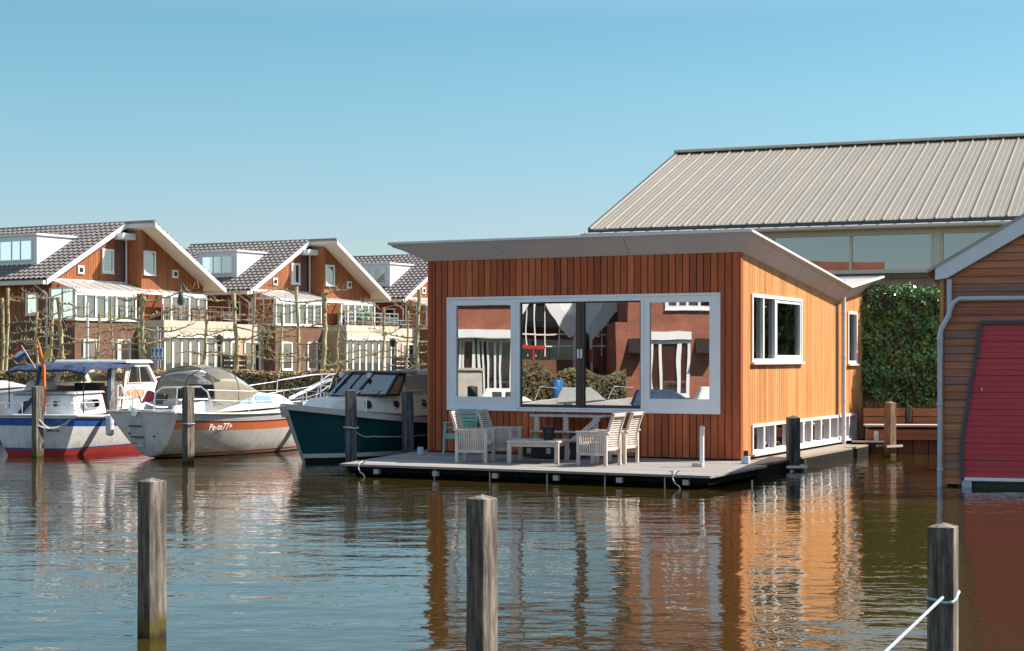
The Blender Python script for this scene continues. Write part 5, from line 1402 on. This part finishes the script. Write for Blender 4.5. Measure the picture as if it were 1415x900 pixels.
rail(b1, [(4.7,-1.1,1.1),(4.8,-1.1,1.45),(7.0,-.3,1.75),(7.0,.3,1.75),(4.8,1.1,1.45)], .014, name='bow_rail')
# flag on staff, orange furled cloth
fl = empty('ensign', bw(o1,A1,.30,.12,1.98), A1, 'small red white and blue flag on a staff at the canopy boat stern', 'flag')
dirv = Vector((-.1,.50,.80)).normalized()
mb = MB(); mb.tube([(0,0,0), tuple(dirv*.60)], .009, 6); mb.build('staff', M['bwhite'], fl)
tp = dirv*.58; bt = dirv*.34
mb = MB(); rows = []
for i in range(7):
    f_ = i/6; r_ = []
    for j in range(10):
        g_ = j/9; p = tp.lerp(bt, f_)+Vector((-.02,.26,-.13))*g_+Vector((.02*math.sin(g_*7),0,.012*math.sin(g_*6))); r_.append(tuple(p))
    rows.append(r_)
mb.grid(rows, mf=lambda i, j: i//2); mb.build('cloth', [M['flag_red'], M['bwhite'], M['flag_blue']], fl, smooth=True)
oc = empty('orange_pole_cover', bw(o1,A1,.32,-.06,1.0), A1, 'orange wrapped pole leaning at the stern with a yellow pennant', 'pole')
mb = MB(); mb.tube([(0,-.05,0),(0,-.02,.98),(0,.08,1.4),(0,.15,1.66)], [.03,.042,.032,.014], 8); mb.build('wrapped_pole', M['orange_cloth'], oc, smooth=True)
mb = MB(); mb.grid([[(0,-.02,1.30),(.01,-.10,1.40),(0,-.20,1.48)],[(0,-.0,1.12),(.015,-.09,1.18),(0,-.17,1.27)],[(0,-.0,1.02),(.01,-.06,1.08),(0,-.12,1.14)]], mf=lambda i, j: i); mb.build('pennant', [M['flag_yellow'], M['fender_white']], oc)
Mx = Matrix.Translation(Vector((-.0,-.46,.55)))@Matrix.Rotation(R(-90),4,'Z')@Matrix.Rotation(R(90),4,'X')
t_ = text_mesh('Sterna', .13, Matrix.Translation(Vector((pt1(0,.55)[0]-.065,-.50,.60)))@Matrix.Rotation(R(-90),4,'Z')@Matrix.Rotation(R(90),4,'X'), M['bblack'], b1, 'lettering', .004, .3)
fender(bw(o1,A1,1.0,-1.36,.68), .50, .095, 'fender_white', 'white fender with blue tip on the blue striped boat side', .3)
rope('mooring_rope', [bw(o1,A1,.1,-1.05,.98), at(52,588,36.5)], .014, 'upper white mooring rope looping from the blue striped boat to its post', sag=.18)
rope('mooring_rope', [bw(o1,A1,.1,-1.0,.95), at(50,575,36.5)], .014, 'lower white mooring rope sagging from the blue striped boat to its post', sag=.32)

# --- boat 0: white boat at the far left
A0 = R(12); o0 = Vector((-19.5,42.6,0))
b0 = empty('motor_boat', o0, A0, 'plain white motor boat behind the canopy boat at the left edge', 'motor boat')
hull(b0, 8.0, 2.6, [('a',-.35,1),('a',.1,0),('s',-.1,0),('s',0,0)], ['bwhite','bblue'], ts=.85, zb=1.55, zst=1.25, rake_b=1.1, gp=.3)
mb = MB(); mb.hexa([(3.9,-.8,1.25),(6.8,-.45,1.45),(6.8,.45,1.45),(3.9,.8,1.25),(4.4,-.7,1.62),(6.2,-.4,1.60),(6.2,.4,1.60),(4.4,.7,1.62)]); mb.build('coachroof', M['bwhite'], b0, bevel=.05)
mb = MB(); mb.hexa([(2.6,-.95,1.3),(5.3,-.85,1.4),(5.3,.85,1.4),(2.6,.95,1.3),(3.0,-.8,2.1),(4.45,-.75,2.1),(4.45,.75,2.1),(3.0,.8,2.1)]); wh0 = mb.build('wheelhouse', M['bwhite'], b0, bevel=.04)
mb = MB(); mb.add([(3.1,-.885-.02,1.62),(4.75,-.83-.02,1.62),(4.35,-.78-.02,2.0),(3.2,-.82-.02,2.0)], [(0,1,2,3)]); mb.build('wheelhouse_window', M['tinted'], wh0)
mb = MB(); mb.add([(5.12,-.7,1.58),(5.12,.7,1.58),(4.6,.65,2.02),(4.6,-.65,2.02)], [(0,1,2,3)]); mb.build('windscreen', M['tinted'], wh0)

# --- boat 3: dark teal cruiser, bow to the camera
A3 = math.atan2(-.835,-.55); o3 = Vector((-.80,40.2,0))
b3 = empty('motor_cruiser', o3, A3, 'dark teal cruiser with taupe rubbing strake and black framed windshield', 'motor boat')
bands = [('a',-.35,2),('a',.10,1),('a',.19,0),('s',-.10,0),('s',0,0)]
hb3, zs3, pt3 = hull(b3, 7.1, 2.75, bands, ['bteal','bcream','bblack'], ts=.85, zb=1.22, zst=.92, zs=1.4, rake_b=.85, rake_s=.1, gp=.28, pb=2.5, bot=-.4, wl=.78)
mb = MB()
for sgn in (-1,1):
    pts = [Vector((pt3(s,zs3(s))[0]+.02, sgn*(pt3(s,zs3(s))[1]+.03), zs3(s)-.02)) for s in [1-(1-i/24)**1.5 for i in range(25)]]
    for a, b_ in zip(pts, pts[1:]): mb.bar(a, b_, .11, .12)
mb.tube([(7.14,0,1.22),(7.06,0,1.0)], .09, 10)
mb.build('rubbing_strake', M['brub'], b3)
mb = MB(); st = [(pt3(1,z)[0]+.025,0,z) for z in (-.05,.15,.35,.55,.75,.95,1.1)]
mb.tube(st, [.03,.032,.035,.04,.045,.05,.06], 10); mb.build('stem_band', M['brub'], b3, smooth=True)
mb = MB(); rows = []
mb.hexa([(3.9,-.95,.95),(6.2,-.42,1.12),(6.2,.42,1.12),(3.9,.95,.95),(3.9,-.82,1.40),(5.85,-.40,1.34),(5.85,.40,1.34),(3.9,.82,1.40)]); cr = mb.build('coachroof', M['bcream'], b3, bevel=.06)
mb = MB(); mb.hexa([(.8,-1.02,.90),(4.0,-.95,.93),(4.0,.95,.93),(.8,1.02,.90),(.8,-.92,1.36),(4.0,-.82,1.42),(4.0,.82,1.42),(.8,.92,1.36)]); mb.build('cabin_side', M['bcream'], b3, bevel=.04)
for x in (5.1,4.35,3.5):
    f_ = (x-3.9)/2.3 if x > 3.9 else 0
    yb_ = (.95-.53*f_) if x > 3.9 else .95; yt_ = (.80-.46*max(0,(x-3.9)/1.85)) if x > 3.9 else .82
    ym = yb_*.5+yt_*.5+.01
    sl2 = -.53/2.3 if x > 3.9 else 0
    d = Vector((0.18,1,.30)).normalized() if x > 3.9 else Vector((.03,1,.25)).normalized()
    p = Vector((x, ym, 1.19)); mb = MB(); mb.tube([p-d*.04, p+d*.035], .115, 16); ph_ = mb.build('porthole', M['chrome'], b3, smooth=True)
    mb = MB(); mb.tube([p+d*.036, p+d*.04], .085, 16); mb.build('pane', M['bblack'], ph_)
# windshield: raked front (three panes) and wrap sides
WB_ = [(4.55,-.30,1.36),(4.55,.30,1.36)]
base = [(4.4,-.90,1.40),(4.75,-.84,1.40),(5.15,-.34,1.40),(5.15,.34,1.40),(4.75,.84,1.40),(4.4,.90,1.40)]
topp = [(4.0,-.78,1.84),(4.2,-.74,1.85),(4.5,-.30,1.87),(4.5,.30,1.87),(4.2,.74,1.85),(4.0,.78,1.84)]
mb = MB()
for a, b_ in zip(base, base[1:]): mb.bar(a, b_, .05, .05)
for a, b_ in zip(topp, topp[1:]): mb.bar(a, b_, .06, .07)
for a, b_ in zip(base, topp): mb.bar(a, b_, .05, .05)
mb.bar((5.15,0,1.4),(4.5,0,1.87),.03,.03)
ws = mb.build('windshield', M['black'], b3)
mb = MB(); mb.grid([base, topp]); mb.build('pane', M['tinted'], ws)
mb = MB()
for y in (-.5,.15,.55): mb.tube([(5.13,y*.6,1.46),(4.86,y*.6-.15,1.68)], .012, 5)
mb.build('wiper', M['alu'], ws)
for y in (-.42,.35):
    mb = MB(); mb.tube([(4.66,y,1.84),(4.76,y,1.82)], [.035,.06], 12); mb.build('lamp', M['bwhite'], ws, smooth=True)
# canvas hood behind windshield
mb = MB(); rows = []
for (x, w_, t_) in ((4.4,.55,1.9),(4.0,.80,1.86),(3.55,.85,1.90),(2.6,.90,1.93),(1.6,.92,1.90),(.9,.92,1.82),(.7,.92,1.65)):
    rows.append([(x, w_*(1 if abs(c) == 1 else c), 1.40+(t_-1.40)*s_) for (c, s_) in ((-1,0),(-1,.5),(-.97,.85),(-.85,.96),(-.4,1.0),(0,1.02),(.4,1.0),(.85,.96),(.97,.85),(1,.5),(1,0))])
rows = rows[1:]
mb.grid(rows, mf=lambda i, j: 1 if (j in (0,1,8,9) and i in (2,3)) else 0)
# front top
mb.hexa([(3.6,-.83,1.86),(4.48,-.32,1.88),(4.48,.32,1.88),(3.6,.83,1.86),(3.6,-.80,1.92),(4.48,-.30,1.92),(4.48,.30,1.92),(3.6,.80,1.92)])
hd_ = mb.build('canvas_hood', [M['canvas_grey'], M['vinyl']], b3, smooth=True)
# handrails and lifelines
rail(b3, [(5.4,.5,1.42),(5.3,.55,1.50),(4.2,.83,1.50),(3.6,.98,1.48),(3.4,1.1,1.0)], .014, name='hand_rail')
for s in (.62,.78,.90):
    x, y, z = pt3(s, zs3(s)); rail(b3, [(x,y-.08,z),(x,y-.08,z+.36)], .012, name='stanchion')
rail(b3, [(pt3(s,zs3(s))[0], pt3(s,zs3(s))[1]-.08, zs3(s)+.36) for s in (.45,.62,.78,.90)]+[(6.95,0,1.55)]+[(pt3(s,zs3(s))[0], -pt3(s,zs3(s))[1]+.08, zs3(s)+.36) for s in (.90,.78,.62)], .008, name='lifeline')
mb = MB(); mb.box(6.6,6.75,-.06,.06,1.15,1.25); mb.tube([(6.68,-.12,1.27),(6.68,.12,1.27)],.02,8); mb.build('bollard', M['chrome'], b3)
mb = MB(); mb.tube([(2.6,.94,1.22),(2.6,1.06,1.22)], .10, 10); mb.box(2.45,2.7,.96,1.04,1.0,1.42); mb.build('winch', M['bblack'], b3)
pp = at(485,588,32.7)
rope('mooring_rope', [pp+Vector((0,-.14,-.02)), bw(o3,A3,5.6,1.1,.55) , bw(o3,A3,2.4,1.52,.65)], .012, 'thin mooring rope running from the wrapped post along the teal hull', sag=.08)
# pale line wound on post 485
mb = MB()
for k, z in enumerate((.83,)):
    mb.tube([(pp.x+.145*math.cos(R(a)), 32.7+.145*math.sin(R(a)), z+.01*math.sin(R(a*2))) for a in range(0,361,24)], .012, 6, cap=False)
tag(mb.build('rope_loop', M['rope'], smooth=True), 'pale rope wound round the post at the left deck tip', 'rope')
p_ = at(260,588,34.9); mb = MB()
for z in (.82,): mb.tube([(p_.x+.135*math.cos(R(a)), 34.9+.135*math.sin(R(a)), z) for a in range(0,361,24)], .010, 6, cap=False)
tag(mb.build('rope_loop', M['rope_blue'], smooth=True), 'dark line tied round the post before the sailing boat', 'rope')

M['leaf_mix'] = leafmat('shrub_leaves', [(.10,.07,.03),(.18,.11,.05),(.05,.09,.03),(.22,.17,.08)], .7)
# ------------------------------------------------------------------ far shore that the big windows mirror
nF = Vector((AY.x, AY.y, 0))
def mir(v): v = Vector(v); return v-2*(v-C0).dot(nF)*nF
RR = math.atan2(-.799,.601)
def rp(px, Y, z=0):     # place seen in the houseboat glass at column px
    v = Vector(((px-CX)/F*Y, Y, 0)); q = mir(v); q.z = z; return q
def vx(px, Y=65): return (px-700)/F*Y
def vz(py, Y=65): return CH-(py-CY)/F*Y
O_ = rp(700, 65)
def refl(name, label, cat, dy=0):   # local X = rightwards in the mirror image, local Y = towards the viewer
    q = rp(700, 65-dy); e_ = empty(name, q, RR, label, cat); return e_
mb = MB(); qa, qb, qc, qd = rp(300,58), rp(1250,58), rp(1250,140), rp(300,140)
mb.prism([(p.x,p.y,-1) for p in (qa,qb,qc,qd)], (0,0,1.65)); tag(mb.build('far_quay', M['land']), 'far bank seen mirrored in the picture window', 'ground', kind='structure')
Mr = lambda u, w_, z: Vector((u, w_, z))
# right brick building
ra = refl('brick_building', 'red brick building with awnings mirrored in the right of the picture window', 'building')
mb = MB(); mb.box(vx(867),vx(1100),-9,0,.6,9); mb.box(vx(852),vx(867)-.005,-9,-.0,.6,vz(445)); mb.build('wall', M['brick_red'], ra)
window(ra, Mr, vx(919), vx(984), vz(428), vz(428)+1.6, muls=[vx(935),vx(950),vx(966)], fr=.14, glass='glass_far', w0=-.05, w1=.10)
mb = MB(); mb.box(vx(898),vx(954),.0,.25,vz(470),vz(459)); mb.build('lintel', M['white'], ra)
window(ra, Mr, vx(899), vx(952), .7, vz(471), muls=[vx(912),vx(938)], fr=.12, glass='glass_far', w0=-.05, w1=.10, curtain=[(vx(914),vx(936))])
for (a, b_) in ((868,888),(961,985)):
    mb = MB(); mb.prism([(vx(a),0.0,vz(488)),(vx(a),.9,vz(488)),(vx(a),.02,vz(468))], (vx(b_)-vx(a),0,0)); mb.build('awning', M['black'], ra)
# left building
rb_ = refl('brick_building', 'brick building with white band mirrored in the left of the picture window', 'building')
mb = MB(); mb.box(vx(560),vx(709),-9,0,vz(462),vz(430)+.2); mb.build('wall', M['brick_red'], rb_)
mb = MB(); mb.box(vx(560),vx(710),-9.1,.15,vz(430)+.21,vz(405)); mb.box(vx(560),vx(710),0.003,.2,vz(467),vz(456)); mb.build('white_band', M['white'], rb_)
mb = MB(); mb.box(vx(560),vx(709),-9,-.6,.6,vz(468)); mb.build('lower_wall', M['brick_dark'], rb_)
Mr2 = lambda u, w_, z: Vector((u, w_-.5, z))
window(rb_, Mr2, vx(660), vx(706), .7, vz(469), muls=[vx(668),vx(676),vx(684),vx(692)], fr=.10, glass='glass_far', curtain=[(vx(662),vx(690))])
window(rb_, Mr2, vx(633), vx(657), .7, vz(469), muls=[vx(640)], fr=.12, glass='glass_far')
# glass gabled building
rg_ = refl('glass_gabled_building', 'building with white twin gables and dark glazing mirrored in the sliding doors', 'building', -6)
Y2 = 71
def v2(px): return vx(px, Y2)
def z2(py): return vz(py, Y2)
mb = MB(); mb.box(v2(716),v2(862),-8,-.2,.6,z2(400)); mb.build('glazing', M['glass_hall'], rg_)
mb = MB(); mb.box(v2(716),v2(862),-8.2,-8.0,.6,z2(380)); mb.build('back_wall', M['black_box'], rg_)
mb = MB()
for (p, q, ww) in (((752,405),(792,462),.55),((868,400),(812,464),.55),((740,400),(712,440),.3)):
    a = Vector((v2(p[0]),.1,z2(p[1]))); b_ = Vector((v2(q[0]),.1,z2(q[1]))); mb.bar(a, b_, ww, .3, up=(0,1,0))
mb.prism([(v2(752),-.1,z2(405)),(v2(790),-.1,z2(458)),(v2(814),-.1,z2(458)),(v2(860),-.1,z2(405))], (0,-7,0))
mb.box(v2(789),v2(795),-.1,.2,.6,z2(462)); mb.box(v2(812),v2(818),-.1,.2,.6,z2(464))
for px in (728,740,752,775,832,842): mb.box(v2(px)-.025,v2(px)+.025,-.1,.05,z2(492),z2(405))
for py in (462,478): mb.box(v2(716),v2(792),-.1,.06,z2(py)-.03,z2(py)+.03); mb.box(v2(815),v2(860),-.1,.06,z2(py)-.03,z2(py)+.03)
mb.build('white_frame', M['white'], rg_)
mb = MB(); mb.box(v2(716),v2(752),.1,.3,z2(482),z2(477)); mb.box(v2(735),v2(738),.1,.3,.6,z2(482)); mb.box(v2(809),v2(816),.1,.3,z2(500),z2(482)); mb.build('red_awning', M['bred'], rg_)
mb = MB(); mb.box(v2(716),v2(789),.25,.45,.6,z2(497)); mb.build('low_wall', M['brick_dark'], rg_)
hg = refl('garden_hedge', 'brown and green shrubs mirrored low in the sliding doors', 'hedge', 3)
rnd = random.Random(8); mb = MB(); 
def hgf(r_):
    x = r_.uniform(vx(718,62),vx(866,62)); t = .95+.55*abs(math.sin(x*1.7))*abs(math.sin(x*.6+1)); return (x, r_.uniform(-.5,.5), .6+t*r_.random()), (0,1,.3)
leaves(mb, 4500, hgf, .11, rnd); mb.build('foliage', M['leaf_mix'], hg)
bb = refl('blue_barrel', 'blue barrel mirrored among the shrubs in the sliding doors', 'barrel', 4.2); mb = MB(); mb.tube([(vx(773,61),0,.62),(vx(773,61),0,.7),(vx(773,61),0,1.35),(vx(773,61),0,1.4)], [.17,.2,.2,.17], 14); mb.build('drum', M['blue_sign'], bb, smooth=True)
bt_ = refl('beige_shed', 'low beige boarded box mirrored at the lower left of the window', 'shed', 4)
mb = MB(); mb.box(vx(620,61),vx(665,61),-1,0,.6,1.75); mb.box(vx(620,61),vx(668,61),-1.1,.1,1.753,1.83); mb.build('body', M['cap'], bt_)
# boats moored there
def mini(px, Y, L, label, mats, hood, hdir=0):
    q = rp(px, Y); r_ = empty('motor_boat', q, RR+hdir, label, 'motor boat'); r_.scale = (.72,.72,.72)
    hull(r_, L, 2.3, [('a',-.35,1),('a',.12,0),('s',-.12,0),('s',0,0)], mats, ts=.85, zb=1.2, zst=.95, rake_b=.9, gp=.3)
    mb = MB(); mb.hexa([(1.2,-.85,.95),(L*.72,-.6,1.05),(L*.72,.6,1.05),(1.2,.85,.95),(1.5,-.7,1.65),(L*.55,-.6,1.65),(L*.55,.6,1.65),(1.5,.7,1.65)]); c_ = mb.build('cabin', M[hood], r_, bevel=.06)
    mb = MB()
    if hood.startswith('b'):
        for s_ in (-1,1):
            for k in range(3):
                def cp(x, z):
                    g = (z-.95)/.7; xb = (x-1.2)/(L*.72-1.2); xt = (x-1.5)/(L*.55-1.5)
                    return (x, s_*((.85-.25*xb)*(1-g)+(.7-.1*xt)*g+.012), z)
                x = 1.8+k*(L*.11); mb = MB(); mb.add([cp(x,1.28),cp(x+L*.085,1.28),cp(x+L*.085,1.5),cp(x,1.5)], [(0,1,2,3)]); mb.build('cabin_window', M['black'], c_)
    mb = MB(); mb.tube([(L*.75,0,1.1),(L*.8,0,1.7),(L*.98,0,1.65)], .02, 6); mb.build('rail', M['chrome'], r_)
mini(925, 58, 6.0, 'white cabin boat with a blue stripe mirrored at the right of the window', ['bwhite','bblue'], 'bwhite')
mini(835, 53, 5.5, 'dark hooded boat mirrored low between the doors and the right pane', ['bwhite','bblack'], 'canvas_blue')
mini(628, 56, 5.0, 'pale boat mirrored at the lower left of the window', ['bcream','bblack'], 'bcream')
mini(735, 57, 5.0, 'low white boat mirrored at the bottom of the sliding doors', ['bwhite','bblack'], 'canvas_grey')
